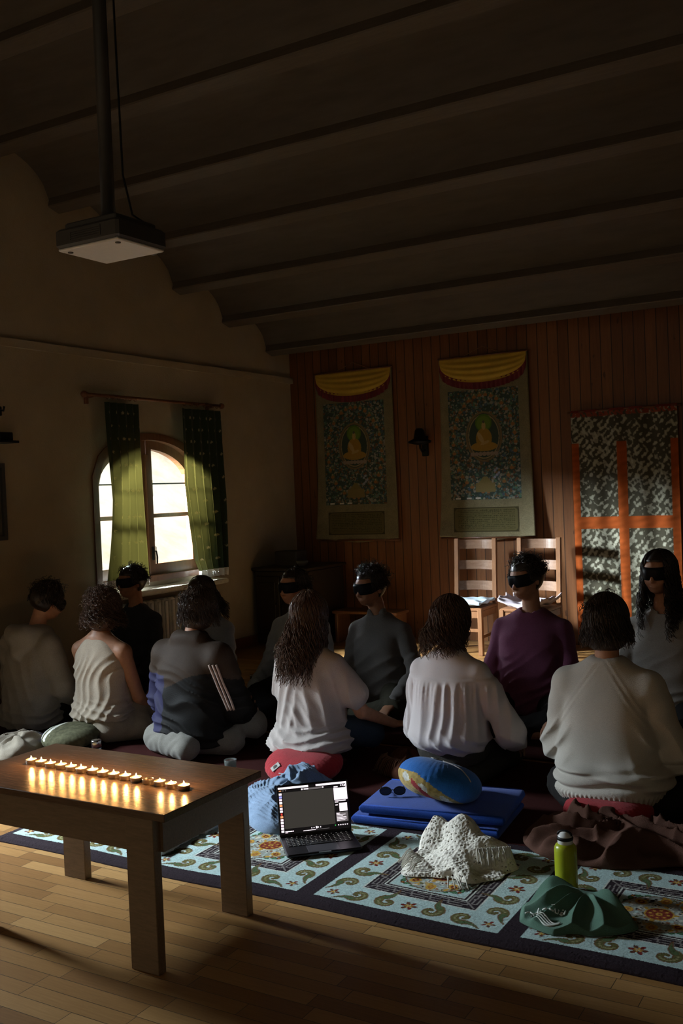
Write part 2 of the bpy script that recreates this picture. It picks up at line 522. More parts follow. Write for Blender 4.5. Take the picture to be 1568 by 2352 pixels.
_t.color(_t.ramp(_t.mth('ADD', _t.mth('MULTIPLY', _n, .6), _t.mth('MULTIPLY', _n2, .4)), [(.35, (.40, .42, .34)), (.5, (.66, .62, .55)), (.68, (.80, .78, .74))])); _t.setp(rough=.95); M['hill'] = _t.m
M['stone'] = plain('stone', (.30, .30, .29), .9, vary=.4, scale=14, bump=.01)

# ------------------------------------------------------------------ room shell
XL, YB = -5.78, 8.85
WY, WHS = 6.58, .72
W2Y = 2.95
W2H = .62
struct('floor', MB().box((-1.2, 3.2, -.06), (9.6, 12.0, .12)), M['parquet'])
mb = MB()
plate(mb, [(-2.8, 0), (9.1, 0), (9.1, 6.6), (-2.8, 6.6)], [arch(WY, WHS, .78, 1.70, .37), arch(W2Y, W2H, .78, 1.70, .37)], XL, XL - .16)
struct('wall_left', mb, M['plaster'])
struct('wall_back', MB().box((-1.2, YB + .1, 1.8), (9.4, .2, 3.6)), M['panelling'])
struct('wall_right', MB().box((3.1, 3.2, 3.2), (.2, 12.0, 6.4)), M['plaster'])
struct('trim_cornice', MB().prism([(-2.8, 2.66), (8.85, 2.66), (8.85, 2.72), (-2.8, 2.72)], XL, XL + .035, 'x'), M['plaster'])
struct('baseboard_left', MB().box((XL + .012, 3.0, .05), (.024, 11.6, .10)), M['win_wood'])

def zc(y): return 3.80 - .289 * (y - 5.53)
sp = .72
ybs = [5.53 + .06 + sp * k for k in range(-11, 6)]
prof_pts = []
for a, b in zip(ybs[:-1], ybs[1:]):
    if b > 9.3: continue
    for t in np.linspace(0, 1, 15)[:-1]:
        y = a + (b - a) * t
        tt = min(1, max(0, (t - .07) / .86))
        prof_pts.append((y, zc(y) + .03 + .20 * math.sqrt(max(0, 1 - (2 * tt - 1) ** 2))))
mb = MB(); vs = []; fs = []
pp = prof_pts + [(p[0], p[1] + .12) for p in reversed(prof_pts)]
n = len(pp); nh = len(prof_pts)
for x in (XL + .002, 3.0): vs += [(x, p[0], p[1]) for p in pp]
for k in range(nh - 1): fs.append((k, k + 1, n + k + 1, n + k)); fs.append((nh + k, nh + k + 1, n + nh + k + 1, n + nh + k))
mb.add(vs, fs, sm=True)
struct('ceiling', mb, M['vault'])
k = 0
for yb in ybs:
    if -2.6 < yb < 8.8:
        k += 1
        struct('trim_%d' % k, MB().box(((XL + 3.0) / 2, yb, zc(yb) + .05), (3.0 - XL - .01, .125, .13), rot=(-.28, 0, 0), bev=.008), M['beam'])

# ------------------------------------------------------------------ windows in the left wall
def window(name, yc, hs=.72):
    w = bpy.data.objects.new(name, None); COL.objects.link(w); w['kind'] = 'structure'; w.location = (XL, yc, .78)
    x = XL - .10
    def part(nm, mb, mat, par=w):
        o = obj(nm, mb, mat, par); o.matrix_parent_inverse = Matrix.Translation((-XL, -yc, -.78)) if par is w else Matrix.Identity(4)
        return o
    part('casing', plate(MB(), arch(yc, hs, .78, 1.70, .37), [arch(yc, (hs - .065), .83, 1.65, .36)], x - .03, XL + .012), M['win_wood'])
    for sgn in (-1, 1):
        y0, y1 = (yc + .005, yc + (hs - .065)) if sgn > 0 else (yc - (hs - .065), yc - .005)
        g0, g1 = (yc + .072, yc + (hs - .13)) if sgn > 0 else (yc - (hs - .13), yc - .072)
        s = part('sash', plate(MB(), arch(yc, (hs - .065), .83, 1.65, .36, 20, y0, y1), [arch(yc, (hs - .13), .925, 1.60, .335, 16, g0, g1)], x - .02, x + .045), M['win_wood'])
        gm = (g0 + g1) / 2
        gl = MB(); gl.add([(x + .01, p[0], p[1]) for p in arch(yc, (hs - .12), .915, 1.60, .34, 16, g0 - .01, g1 + .01)], [tuple(range(18))])
        o = obj('pane', gl, M['pane'], s)
        bars = MB().box((x + .012, gm, 1.347), (.035, g1 - g0 + .01, .036), bev=.004)
        obj('glazing_bar', bars, M['win_wood'], s)
        obj('glazing_bar', MB().box((x + .012, gm, 1.63), (.012, g1 - g0 + .02, .012)), M['black_metal'], s)
    part('mullion', MB().box((x + .05, yc, 1.36), (.03, .055, 1.06), bev=.006), M['win_wood'])
    h = MB().box((x + .075, yc + .01, 1.02), (.014, .028, .12), bev=.004).tube([(x + .08, yc + .01, 1.04), (x + .11, yc + .01, 1.04), (x + .112, yc + .02, .99), (x + .108, yc + .02, .93)], .008, 8)
    part('window_handle', h, M['black_metal'])
    part('window_sill', MB().box((XL + .10, yc, .715), (.26, hs * 2 + .06, .045), bev=.01), M['sill'])
    return w
window('window_1', WY)
window('window_2', W2Y, W2H)

# ground and slope outside
V = []; Q = []; nx, ny = 60, 60
w1, w2 = wav(3, 6, .25), wav(4, 6, .9)
X = np.linspace(0, 1, nx)[:, None]; Y = np.linspace(-6, 26, ny)[None, :]
xx = XL - .4 - 12 * X + 0 * Y; yy = Y + 0 * X
zz = -.4 + 9 * np.clip(X - .22, 0, 1) ** 1.0 + .25 * w1(xx, yy, 0 * xx) + .10 * w2(xx, yy, 0 * xx)
V = np.stack([xx, yy, zz], -1).reshape(-1, 3)
I = np.arange(nx * ny).reshape(nx, ny); Q = np.stack([I[:-1, :-1], I[1:, :-1], I[1:, 1:], I[:-1, 1:]], -1).reshape(-1, 4)
o = obj('hillside', mesh_np(V, Q), M['hill']); o['kind'] = 'structure'
mb = MB()
random.seed(5)
for k in range(9): mb.box((-7.85 + random.uniform(-.02, .02), 8.63 + random.uniform(-.02, .02), -.2 + .26 * k), (.3, .36, .25), bev=.03)
tag(obj('stone_post', mb, M['stone']), 'grey stone post outside, seen through the left slit of the window', 'post')

# ------------------------------------------------------------------ curtain rod, curtains, radiator
rod = thing('curtain_rod', 'wooden curtain rod on brackets above the arched window', 'curtain rod', (-5.69, 6.61, 2.348))
obj('pole', MB().tube([(0, -.86, 0), (0, .88, 0)], .014, 12), M['win_wood'], rod)
for s in (-1, 1): obj('finial', MB().lathe([(.012, -.03), (.026, -.012), (.028, .01), (.012, .03)], n=14), M['win_wood'], rod, (0, .01 + s * .89, 0), (PI / 2, 0, 0))
for s in (-1, 1): obj('bracket', MB().box((-.045, s * .78, -.005), (.08, .025, .03), bev=.004).box((-.08, s * .78, -.02), (.02, .04, .10), bev=.004), M['win_wood'], rod)

def curtain_mat(name):
    t = NT(name); a = t.n('ShaderNodeAttribute'); a.attribute_name = 'paint'; n1 = t.noise(t.mapping(), 400, 2)
    t.color(a.outputs['Color']); t.setp(rough=.9, spec=.15, sheen=.1); t.bump(n1, .0006)
    tl = t.n('ShaderNodeBsdfTranslucent'); tl.inputs[0].default_value = (.024, .020, .0045, 1)
    mx = t.n('ShaderNodeMixShader'); mx.inputs[0].default_value = .36
    t.l(t.b.outputs[0], mx.inputs[1]); t.l(tl.outputs[0], mx.inputs[2]); t.l(mx.outputs[0], t.out.inputs[0])
    return t.m
M['curtain'] = curtain_mat('curtain_cloth')
_t = NT('lace'); _v = _t.n('ShaderNodeTexVoronoi'); _v.inputs['Scale'].default_value = 90; _t.l(_t.mapping(), _v.inputs['Vector'])
_t.color((.75, .75, .72)); _t.setp(rough=.9); _t.l(_t.mth('GREATER_THAN', _v.outputs['Distance'], .18), _t.b.inputs['Alpha']); M['lace'] = _t.m

def curtain(label, edgeL, edgeR, ztop, zbot, pleats, seed):
    """edges: lists of (z, y)"""
    w = edgeR[0][1] - edgeL[0][1]; nu, nv = 110, 260
    u = np.linspace(0, 1, nu)[None, :]; z = np.linspace(ztop, zbot, nv)[:, None]
    eL = np.interp(-z, [-p[0] for p in edgeL], [p[1] for p in edgeL]); eR = np.interp(-z, [-p[0] for p in edgeR], [p[1] for p in edgeR])
    rw = wav(seed, 4, .8)
    ph = pleats * 2 * PI * (u + .05 * rw(u * 1.2, z * .6, 0 * u))
    amp = .012 + .016 * sstep(ztop, zbot, z)
    yy = eL + (eR - eL) * (u + .010 * np.sin(2 * ph))
    xx = -5.685 + amp * np.sin(ph) + .010 * rw(u, z * .8, 1 + 0 * u)
    V = np.stack([xx, yy, z + 0 * u], -1).reshape(-1, 3)
    I = np.arange(nu * nv).reshape(nv, nu); Q = np.stack([I[:-1, :-1], I[1:, :-1], I[1:, 1:], I[:-1, 1:]], -1).reshape(-1, 4)
    me = mesh_np(V, Q)
    C = np.zeros((nv, nu, 3)); C[:] = (.032, .052, .030)
    U = u * w * 1.5 + 0 * z; Z = z + 0 * u
    random.seed(seed)
    for i in range(8):
        for j in range(14):
            cu, cz = .05 + i * .115 + (.057 if j % 2 else 0), ztop - .08 - j * .108
            du, dz = U - cu, Z - cz; r = np.hypot(du, dz); th = np.arctan2(dz, du)
            C[r < .014 * (.35 + .65 * np.abs(np.cos(2.5 * (th - PI / 2)))) ] = (.50, .42, .26)
    paint(me, C.reshape(-1, 3))
    o = obj('curtain', me, M['curtain'])
    tag(o, label, 'curtain', 'curtains at the arched window')
    nz = 14; z2 = np.linspace(zbot, zbot - .075, nz)[:, None]
    base = V.reshape(nv, nu, 3)[-1]
    V2 = np.stack([base[None, :, 0] + .006 * np.sin(u * 90) * np.linspace(0, 1, nz)[:, None], base[None, :, 1] + 0 * z2, z2 + .008 * np.abs(np.sin(u * 40)) * np.linspace(0, 1, nz)[:, None]], -1).reshape(-1, 3)
    I = np.arange(nu * nz).reshape(nz, nu); Q2 = np.stack([I[:-1, :-1], I[1:, :-1], I[1:, 1:], I[:-1, 1:]], -1).reshape(-1, 4)
    l = obj('lace_trim', mesh_np(V2, Q2), M['lace'], o); l['label'] = 'white lace trim'
    for k in range(6):
        yk = edgeL[0][1] + (k + .5) / 6 * w
        rr = MB().tube([(-5.69 + .018 * math.cos(a), yk, ztop + .043 + .018 * math.sin(a)) for a in np.linspace(0, 2 * PI, 13)], .003, 6, caps=False)
        obj('curtain_ring', rr, M['win_wood'], o)
    return o
curtain('green leaf-patterned curtain left of the window handle, glowing yellow', [(2.298, 5.958), (1.5, 5.972), (.845, 5.892)], [(2.298, 6.352), (1.5, 6.367), (.845, 6.385)], 2.298, .845, 4.5, 11)
curtain('green leaf-patterned curtain drawn to the right side of the window', [(2.298, 6.915), (1.625, 6.898), (1.35, 6.935), (.915, 7.014), (.825, 7.06)], [(2.298, 7.485), (1.5, 7.51), (.825, 7.48)], 2.298, .825, 5.5, 12)

r = thing('radiator', 'white ribbed radiator on the wall below the window sill', 'radiator', (-5.66, 6.6, .12))
for k in range(15):
    y = -.63 + k * .09
    obj('radiator_section', MB().box((0, y, .26), (.085, .078, .52), bev=.012).box((.045, y, .26), (.02, .04, .48), bev=.006), M['white_paint'], r)
obj('pipe', MB().tube([(0, .68, .06), (0, .76, .06), (0, .76, -.12)], .012, 8), M['white_paint'], r)

# things at the left edge of the frame
f = thing('picture_frame', 'dark framed picture at the left edge of the plaster wall', 'picture', (-5.765, 4.74, 1.24))
obj('frame', plate(MB(), [(-.22, 0), (.22, 0), (.22, .56), (-.22, .56)], [[(-.19, .03), (.19, .03), (.19, .53), (-.19, .53)]], -.014, .02), plain('frame_black', (.03, .028, .025), .5), f)
obj('picture', MB().box((-.008, 0, .28), (.008, .40, .52)), plain('dim_print', (.10, .09, .075), .4, vary=.5, scale=8), f)
sh = thing('wall_shelf', 'small dark wall shelf above the framed picture', 'shelf', (-5.70, 4.90, 1.94))
obj('board', MB().box((0, 0, .01), (.15, .20, .018), bev=.003), M['black_metal'], sh)
obj('box', MB().box((-.01, .02, .05), (.09, .12, .06), bev=.004), M['black_metal'], sh)
tag(obj('wall_hook', MB().box((-5.77, 4.95, 2.18), (.02, .05, .07), bev=.006).tube([(-5.765, 4.95, 2.19), (-5.72, 4.95, 2.18), (-5.71, 4.95, 2.21)], .008, 8), M['black_metal']), 'small dark hook on the plaster wall above the shelf', 'hook')

# ------------------------------------------------------------------ projector on its ceiling pole
pr = thing('projector', 'white projector hanging from the vaulted ceiling on a long pole', 'projector', (-3.07, 3.30, 2.60))
M['proj'] = plain('projector_shell', (.62, .61, .58), .5, vary=.05)
M['proj_dark'] = plain('projector_dark', (.05, .047, .043), .5)
obj('body', MB().box((0, 0, .052), (.37, .32, .085), bev=.012), M['proj_dark'], pr)
obj('bottom_cover', MB().box((0, 0, .006), (.35, .30, .012), bev=.004), M['proj'], pr)
obj('mount_plate', MB().box((0, 0, .108), (.30, .26, .03), bev=.006), M['proj_dark'], pr)
obj('lens', MB().lathe([(.042, 0), (.042, .035), (.034, .04), (.03, .03)], n=24), M['proj_dark'], pr, (.08, .156, .05), (-PI / 2, 0, 0))
obj('pole', MB().tube([(-.01, 0, .12), (-.01, 0, zc(3.3) - 2.6 + .12)], .031, 16), M['proj_dark'], pr)
for sx in (-1, 1): obj('foot', MB().lathe([(.014, 0), (.012, -.012)], n=12), M['proj_dark'], pr, (sx * .14, -.11, .008))
obj('vent_grille', plate(MB(), [(-.09, .03), (.09, .03), (.09, .075), (-.09, .075)], [[(-.085, .035 + .009 * k), (.085, .035 + .009 * k), (.085, .040 + .009 * k), (-.085, .040 + .009 * k)] for k in range(4)], -.163, -.155, 'y'), M['proj_dark'], pr)
tag(obj('projector_cable', MB().tube([(-3.03, 3.34, 4.45), (-3.035, 3.345, 3.6), (-3.04, 3.36, 2.95), (-3.03, 3.40, 2.78), (-2.98, 3.44, 2.735)], .005, 6), M['black_metal']), 'thin black cable running down beside the projector pole', 'cable')

# ------------------------------------------------------------------ hanging scrolls and door curtain on the panelled wall
M['painted'] = attr_mat('painted_cloth', .85, .0006, 300, .05)
M['brocade'] = fabric('brocade_olive', (.20, .175, .10), 120, .35, .001)
M['yellow_silk'] = fabric('yellow_silk', (.55, .36, .045), 200, .2, .0006, .6)
M['maroon_silk'] = fabric('maroon_silk', (.17, .028, .035), 200, .25, .0006, .7)
M['cord'] = fabric('cord', (.25, .12, .05))

def thangka_canvas(w, h, seed):
    r = np.random.default_rng(seed)
    c = Canvas(w, h, .004, (.055, .085, .075))
    pal = [(.24, .22, .16), (.10, .19, .13), (.17, .09, .05), (.27, .27, .22), (.07, .12, .16), (.21, .13, .06), (.13, .20, .18), (.05, .07, .05), (.30, .29, .25)]
    for i in range(2600):
        x, y = r.uniform(0, w), r.uniform(0, h); s = r.uniform(.004, .015)
        c.disk(x, y, s, pal[r.integers(len(pal))], s * r.uniform(.3, 1.2), r.uniform(0, 3))
    for i in range(34):   # small attendant figures around the edge
        a = i / 34 * 2 * PI; x, y = w / 2 + .44 * w * math.cos(a), h * .52 + .44 * h * math.sin(a)
        c.disk(x, y, .026, (.11, .16, .10)); c.disk(x, y - .012, .020, (.33, .16, .06), .016); c.disk(x, y + .012, .008, (.40, .30, .18))
    cx, cy = w / 2, h * .57
    c.disk(cx, cy, .185, (.20, .15, .08), .24); c.disk(cx, cy, .165, (.05, .075, .06), .22); c.ring(cx, cy, .150, .160, (.30, .24, .13), 1.33)
    c.disk(cx, cy + .13, .085, (.10, .19, .03)); c.disk(cx, cy + .125, .07, (.14, .24, .04))
    c.disk(cx, cy - .02, .082, (.36, .22, .04), .10); c.disk(cx, cy - .095, .135, (.38, .23, .045), .045)
    c.disk(cx, cy + .10, .022, (.45, .32, .13), .035); c.disk(cx, cy + .14, .012, (.10, .10, .08), .014)
    c.disk(cx - .035, cy - .01, .022, (.46, .33, .15), .06, .5); c.disk(cx + .01, cy - .06, .05, (.45, .31, .12), .014, .3)
    for k in range(7): c.disk(cx - .12 + .04 * k, cy - .165, .022, (.30, .24, .19), .02)
    c.rect(cx - .10, .07, cx + .10, .16, (.24, .19, .08)); c.put((np.abs(c.x - cx) < .07 - (c.y - .16) * .9) & (c.y > .16) & (c.y < .22), (.22, .18, .07))
    for k in range(5): c.disk(cx + .10 + .02 * (k % 3), .21 + .02 * k, .012, (.28, .31, .42))
    for x0 in (.05, .16, .25): c.rect(x0, .008, x0 + .05, .022, (.62, .62, .58))
    return c

def painted_panel(c, name, mat, parent, loc, bulge=None):
    V = np.stack([c.x + 0 * c.y, 0 * c.x + 0 * c.y, c.y + 0 * c.x], -1).reshape(-1, 3)
    if bulge is not None: V[:, 1] += bulge(V[:, 0], V[:, 2])
    I = np.arange(c.nx * c.ny).reshape(c.ny, c.nx); Q = np.stack([I[:-1, :-1], I[:-1, 1:], I[1:, 1:], I[1:, :-1]], -1).reshape(-1, 4)
    me = mesh_np(V, Q); paint(me, c.A.reshape(-1, 3)); return obj(name, me, mat, parent, loc)

def thangka(label, x0, dz, seed):
    w, H = .90, 1.74
    t = thing('hanging_scroll', label, 'scroll', (x0 + w / 2, YB - .03, .985 + dz), 0, 'painted scrolls on the panelled wall')
    nu, nv = 60, 120; u = np.linspace(-.5, .5, nu)[None, :]; v = np.linspace(0, 1, nv)[:, None]
    wd = w + .075 * (1 - v) ** 2.5
    yy = -.012 - .05 * (1 - v) ** 5 * (np.abs(2 * u) ** 2) - .006 * np.sin(u * 16) * (1 - v)
    zz = v * H - .02 * (1 - v) ** 2 * np.cos(u * 2 * PI)
    def sheet(th): return np.stack([u * wd, yy - th + 0 * u, zz + 0 * u], -1).reshape(-1, 3)
    I = np.arange(nu * nv).reshape(nv, nu); Q = np.stack([I[:-1, :-1], I[:-1, 1:], I[1:, 1:], I[1:, :-1]], -1).reshape(-1, 4)
    Vv = np.concatenate([sheet(.004), sheet(0)]); n = nu * nv
    rim = np.concatenate([I[0, :], I[1:, -1], I[-1, -2::-1], I[-2:0:-1, 0]]); r2 = np.roll(rim, -1)
    QQ = np.concatenate([Q, Q[:, ::-1] + n, np.stack([rim, rim + n, r2 + n, r2], -1)])
    obj('cloth_border', mesh_np(Vv, QQ), M['brocade'], t)
    ysf = lambda z: -.018 - .0
    def lay(x0_, z0_):
        def f(x, z):
            vv = (z + z0_) / H; uu_ = (x + x0_) / (w + .075 * (1 - vv) ** 2.5)
            return -.012 - .05 * (1 - vv) ** 5 * (np.abs(2 * uu_) ** 2) - .006 * np.sin(uu_ * 16) * (1 - vv) - .0075
        return f
    painted_panel(thangka_canvas(.715, 1.05, seed), 'painting', M['painted'], t, (-.365, 0, .37), lay(-.365, .37))
    c = Canvas(.655, .235, .004, (.13, .115, .05))
    rr = np.random.default_rng(seed + 9)
    q = np.maximum(np.abs(c.x - .3275) - .3275 + .05, 0) ** 2 + np.maximum(np.abs(c.y - .1175) - .1175 + .05, 0) ** 2
    c.put(q > .042 ** 2, (.07, .06, .03))
    for j in range(11):
        y = .028 + j * .0175
        for x in np.arange(.04, .615, .010):
            if rr.random() < .85: c.rect(x, y, x + .006, y + .004 + .005 * rr.random(), (.05, .045, .02))
    painted_panel(c, 'inscription_panel', M['painted'], t, (-.34, 0, .06), lay(-.34, .06))
    # draped silk valance: yellow swag with a ruffled maroon edge
    mb = []; nu2, nv2 = 120, 24
    uu = np.linspace(-1, 1, nu2)[None, :]; s = np.linspace(0, 1, nv2)[:, None]
    dep = .05 + .20 * np.sqrt(np.clip(1 - uu ** 2, 0, 1)) ** .8
    zt = H - .004 - s * dep
    yd = -.022 - .022 * np.sin(s * PI * .9) * np.sqrt(np.clip(1 - uu ** 2, 0, 1)) - .006 * np.sin(s * 26 + 0 * uu) * (1 - uu ** 2)
    xx = uu * .44 + 0 * s
    I2 = np.arange(nu2 * nv2).reshape(nv2, nu2); Q2 = np.stack([I2[:-1, :-1], I2[1:, :-1], I2[1:, 1:], I2[:-1, 1:]], -1).reshape(-1, 4)
    obj('silk_valance', mesh_np(np.stack([xx, yd, zt], -1).reshape(-1, 3), Q2), M['yellow_silk'], t)
    z2 = H - .004 - dep + .02 - s * (.085 + 0 * uu); y2 = -.028 - .012 * np.sin(uu * 60) * s
    z2 = np.minimum(z2, H - .04 - s * .08)
    obj('silk_ruffle', mesh_np(np.stack([xx * 1.0, y2, z2], -1).reshape(-1, 3), Q2), M['maroon_silk'], t)
    obj('dowel', MB().tube([(-.455, -.018, H), (.455, -.018, H)], .010, 10), M['win_wood'], t)
    obj('hanging_cord', MB().tube([(-.19, -.012, H + .01), (0, -.006, H + .085), (.19, -.012, H + .01)], .004, 6), M['cord'], t)
    obj('bottom_roller', MB().tube([(-.485, -.024, .004), (.485, -.024, .004)], .011, 10), M['win_wood'], t)
    return t
thangka('dim painted scroll in the dark corner, left of the wall lamp', -5.44, 0, 21)
thangka('painted scroll with yellow silk top hanging above the ladder-back chairs', -4.02, .01, 22)

lp = thing('wall_lamp', 'dark iron wall lamp between the two painted scrolls', 'lamp', (-4.215, YB, 1.93))
obj('back_plate', MB().box((0, -.012, -.02), (.07, .022, .20), bev=.006), M['black_metal'], lp)
obj('arm', MB().tube([(0, -.02, -.06), (0, -.08, -.08), (0, -.13, -.04), (0, -.13, 0)], .010, 8), M['black_metal'], lp)
obj('lamp_shade', MB().lathe([(.03, .0), (.11, .02), (.115, .035), (.06, .06), (.045, .14), (.03, .16)], n=20), M['black_metal'], lp, (0, -.13, -.01))

def banner():
    w, h, res = .93, 2.06, .006
    c = Canvas(w, h, res, (.075, .07, .048))
    X3, Y3 = c.x + 0 * c.y, c.y + 0 * c.x
    n1 = wav(31, 9, 17)(X3, Y3, 0 * X3) * 1.5; n2 = wav(32, 9, 34)(X3, Y3, 0 * X3)
    c.put((n1 * .55 + n2 * .45) > .06, (.30, .30, .23)); c.put((n1 * .5 + n2 * .5) > .26, (.42, .42, .33))
    org = np.array((.40, .088, .018)); var = 1 + .35 * wav(33, 7, 14)(X3, Y3, 0 * X3)
    def band(m):
        m = np.broadcast_to(m, X3.shape); c.A[m] = (org[None, :] * np.clip(var[m], .5, 1.5)[:, None])
    zt = h - .30
    band((c.x < .062) & (c.y < zt)); band((c.x > w - .062) & (c.y < zt)); band((np.abs(c.x - .445) < .042) & (c.y < zt)); band((c.y > .99) & (c.y < 1.095))
    c.put((c.y > h - .022), (.16, .03, .02))
    c.put((c.y > h - .065) & (c.y < h - .022) & (n2 > -.1), (.26, .06, .03))
    bul = lambda x, z: -.014 * np.sin(x * 15 + .8) * (1 - .5 * z / h) - .010 * np.sin(x * 31 + z) + .0 * z
    b = thing('door_curtain', 'silver brocade door curtain with orange bands on the panelled wall', 'curtain', (-2.26, YB - .05, .08))
    painted_panel(c, 'curtain_cloth', M['painted'], b, (-w / 2, 0, 0), bul)
    obj('curtain_pole', MB().tube([(-.5, .012, h - .012), (.5, .012, h - .012)], .011, 10), M['win_wood'], b)
    return b
banner()

# ------------------------------------------------------------------ ladder-back chairs with seat cushions
M['chair_wood'] = wood('chair_wood', (.17, .075, .032), (.27, .13, .058), (8, 8, 1), .38)
M['slat_wood'] = wood('slat_wood', (.20, .115, .075), (.30, .19, .13), (1, 8, 8), .24)
def chair(label, x, y, rz):
    t = thing('ladder_back_chair', label, 'chair', (x, y, 0), rz, 'ladder-back chairs by the panelled wall')
    for sx in (-1, 1):
        obj('back_post', MB().box((sx * .185, .20, .235), (.042, .038, .47), bev=.004).box((sx * .185, .222, .73), (.042, .036, .565), rot=(-.075, 0, 0), bev=.004), M['chair_wood'], t)
        obj('leg', MB().box((sx * .19, -.20, .205), (.042, .042, .41), bev=.004), M['chair_wood'], t)
    for z0 in (.575, .765, .955):
        vs = []; fs = []; N = 14; yo = .20 + (z0 - .47) * .075
        for i in range(N + 1):
            xx = -.17 + .34 * i / N; dy = .052 * (1 - (2 * i / N - 1) ** 2)
            for dz, d2 in ((-.042, 0), (.042, .006), (.042, .018), (-.042, .012)): vs.append((xx, yo + dy + d2, z0 + dz))
        for i in range(N):
            for k in range(4): fs.append((4 * i + k, 4 * i + (k + 1) % 4, 4 * i + 4 + (k + 1) % 4, 4 * i + 4 + k))
        fs += [(0, 1, 2, 3), tuple(4 * N + k for k in (3, 2, 1, 0))]
        obj('slat', MB().add(vs, fs, sm=False), M['slat_wood'], t)
    obj('seat', MB().box((0, 0, .405), (.42, .43, .03), bev=.008), M['chair_wood'], t)
    for sy in (-1, 1): obj('seat_rail', MB().box((0, sy * .20, .36), (.36, .022, .055)), M['chair_wood'], t)
    for sx in (-1, 1): obj('side_rail', MB().box((sx * .19, 0, .36), (.022, .38, .055)), M['chair_wood'], t)
    for sx in (-1, 1): obj('stretcher', MB().box((sx * .19, 0, .16), (.022, .38, .03), bev=.004), M['chair_wood'], t)
    obj('stretcher', MB().box((0, -.20, .22), (.36, .022, .03), bev=.004), M['chair_wood'], t)
    return t
chair('ladder-back wooden chair with a blue seat cushion, left of the pair', -3.57, 8.26, .03)
chair('ladder-back wooden chair behind the person in maroon, nearest the door curtain', -2.98, 8.28, -.03)
def seat_pad(label, loc, rz, col, curl):
    v = Vol((-.28, -.28, -.02), (.28, .28, .14), .008)
    def fn(X, Y, Z):
        hz = .020 + .012 * np.cos(X * 27) * np.cos(Y * 27) - .010 * (np.maximum(np.abs(X), np.abs(Y)) / .21) ** 4
        zc_ = .022 + curl * (np.maximum(np.abs(X) - .10, 0) / .11) ** 2 + .01 * np.sin(X * 20 + Y * 9) * (curl > 0)
        return np.maximum(np.maximum(np.abs(X) - .215 - .012 * np.sin(Y * 40) * (curl > 0), np.abs(Y) - .21), np.abs(Z - zc_) - np.maximum(hz, .006))
    v.add(fn, (-.24, -.24, -.02), (.24, .24, .13), 0)
    return tag(obj('seat_cushion', v.mesh(2), fabric('pad_' + str(col), col), None, loc, (0, 0, rz)), label, 'cushion', 'seat cushions on the ladder-back chairs')
seat_pad('pale blue tufted cushion on the seat of the left chair', (-3.58, 8.22, .437), .05, (.36, .47, .55), 0)
seat_pad('lavender cushion with curled edges on the right chair', (-2.98, 8.22, .437), -.05, (.52, .46, .52), .05)

# ------------------------------------------------------------------ dark corner
M['dark_wood'] = wood('dark_wood', (.018, .013, .009), (.035, .024, .015), (1, 8, 8), .5)
cb = thing('cabinet', 'low dark cabinet in the corner beside the left wall', 'cabinet', (-5.44, 8.36, 0))
obj('body', MB().box((0, 0, .38), (.62, .70, .72), bev=.01), M['dark_wood'], cb)
obj('top', MB().box((0, 0, .755), (.66, .76, .03), bev=.006), M['dark_wood'], cb)
for sx in (-1, 1):
    d = obj('door', MB().box((sx * .15, -.36, .40), (.28, .02, .58), bev=.006).box((sx * .15, -.372, .40), (.19, .01, .46), bev=.004), M['dark_wood'], cb)
    obj('knob', MB().ball((sx * .04, -.385, .42), .012), M['black_metal'], d)
tag(obj('bowl', MB().lathe([(.03, 0), (.055, .03), (.06, .055), (.055, .055), (.03, .012)], (-5.3, 8.2, .77), 20), plain('clay_grey', (.12, .115, .105), .6)), 'small grey bowl on top of the corner cabinet', 'bowl')
tag(obj('box', MB().box((-5.5, 8.3, .845), (.26, .2, .15), bev=.008), plain('box_brown', (.05, .035, .025), .7)), 'dark box on top of the corner cabinet', 'box')
bn = thing('bench', 'low wooden bench against the panelled wall, lit orange', 'bench', (-4.72, 8.50, 0))
obj('bench_top', MB().box((0, 0, .30), (.72, .28, .03), bev=.006), M['chair_wood'], bn)
for sx in (-1, 1): obj('leg', MB().box((sx * .32, 0, .143), (.03, .26, .285), bev=.004), M['chair_wood'], bn)
so = thing('wall_socket', 'pale wall socket on the panelling left of the blue seat cushion', 'socket', (-4.19, YB, .24))
obj('cover', MB().box((0, -.006, 0), (.085, .012, .085), bev=.004), M['white_paint'], so)
obj('socket_hole', MB().lathe([(.02, 0), (.018, .004)], n=16), plain('socket_grey', (.3, .3, .28), .5), so, (0, -.012, 0), (PI / 2, 0, 0))
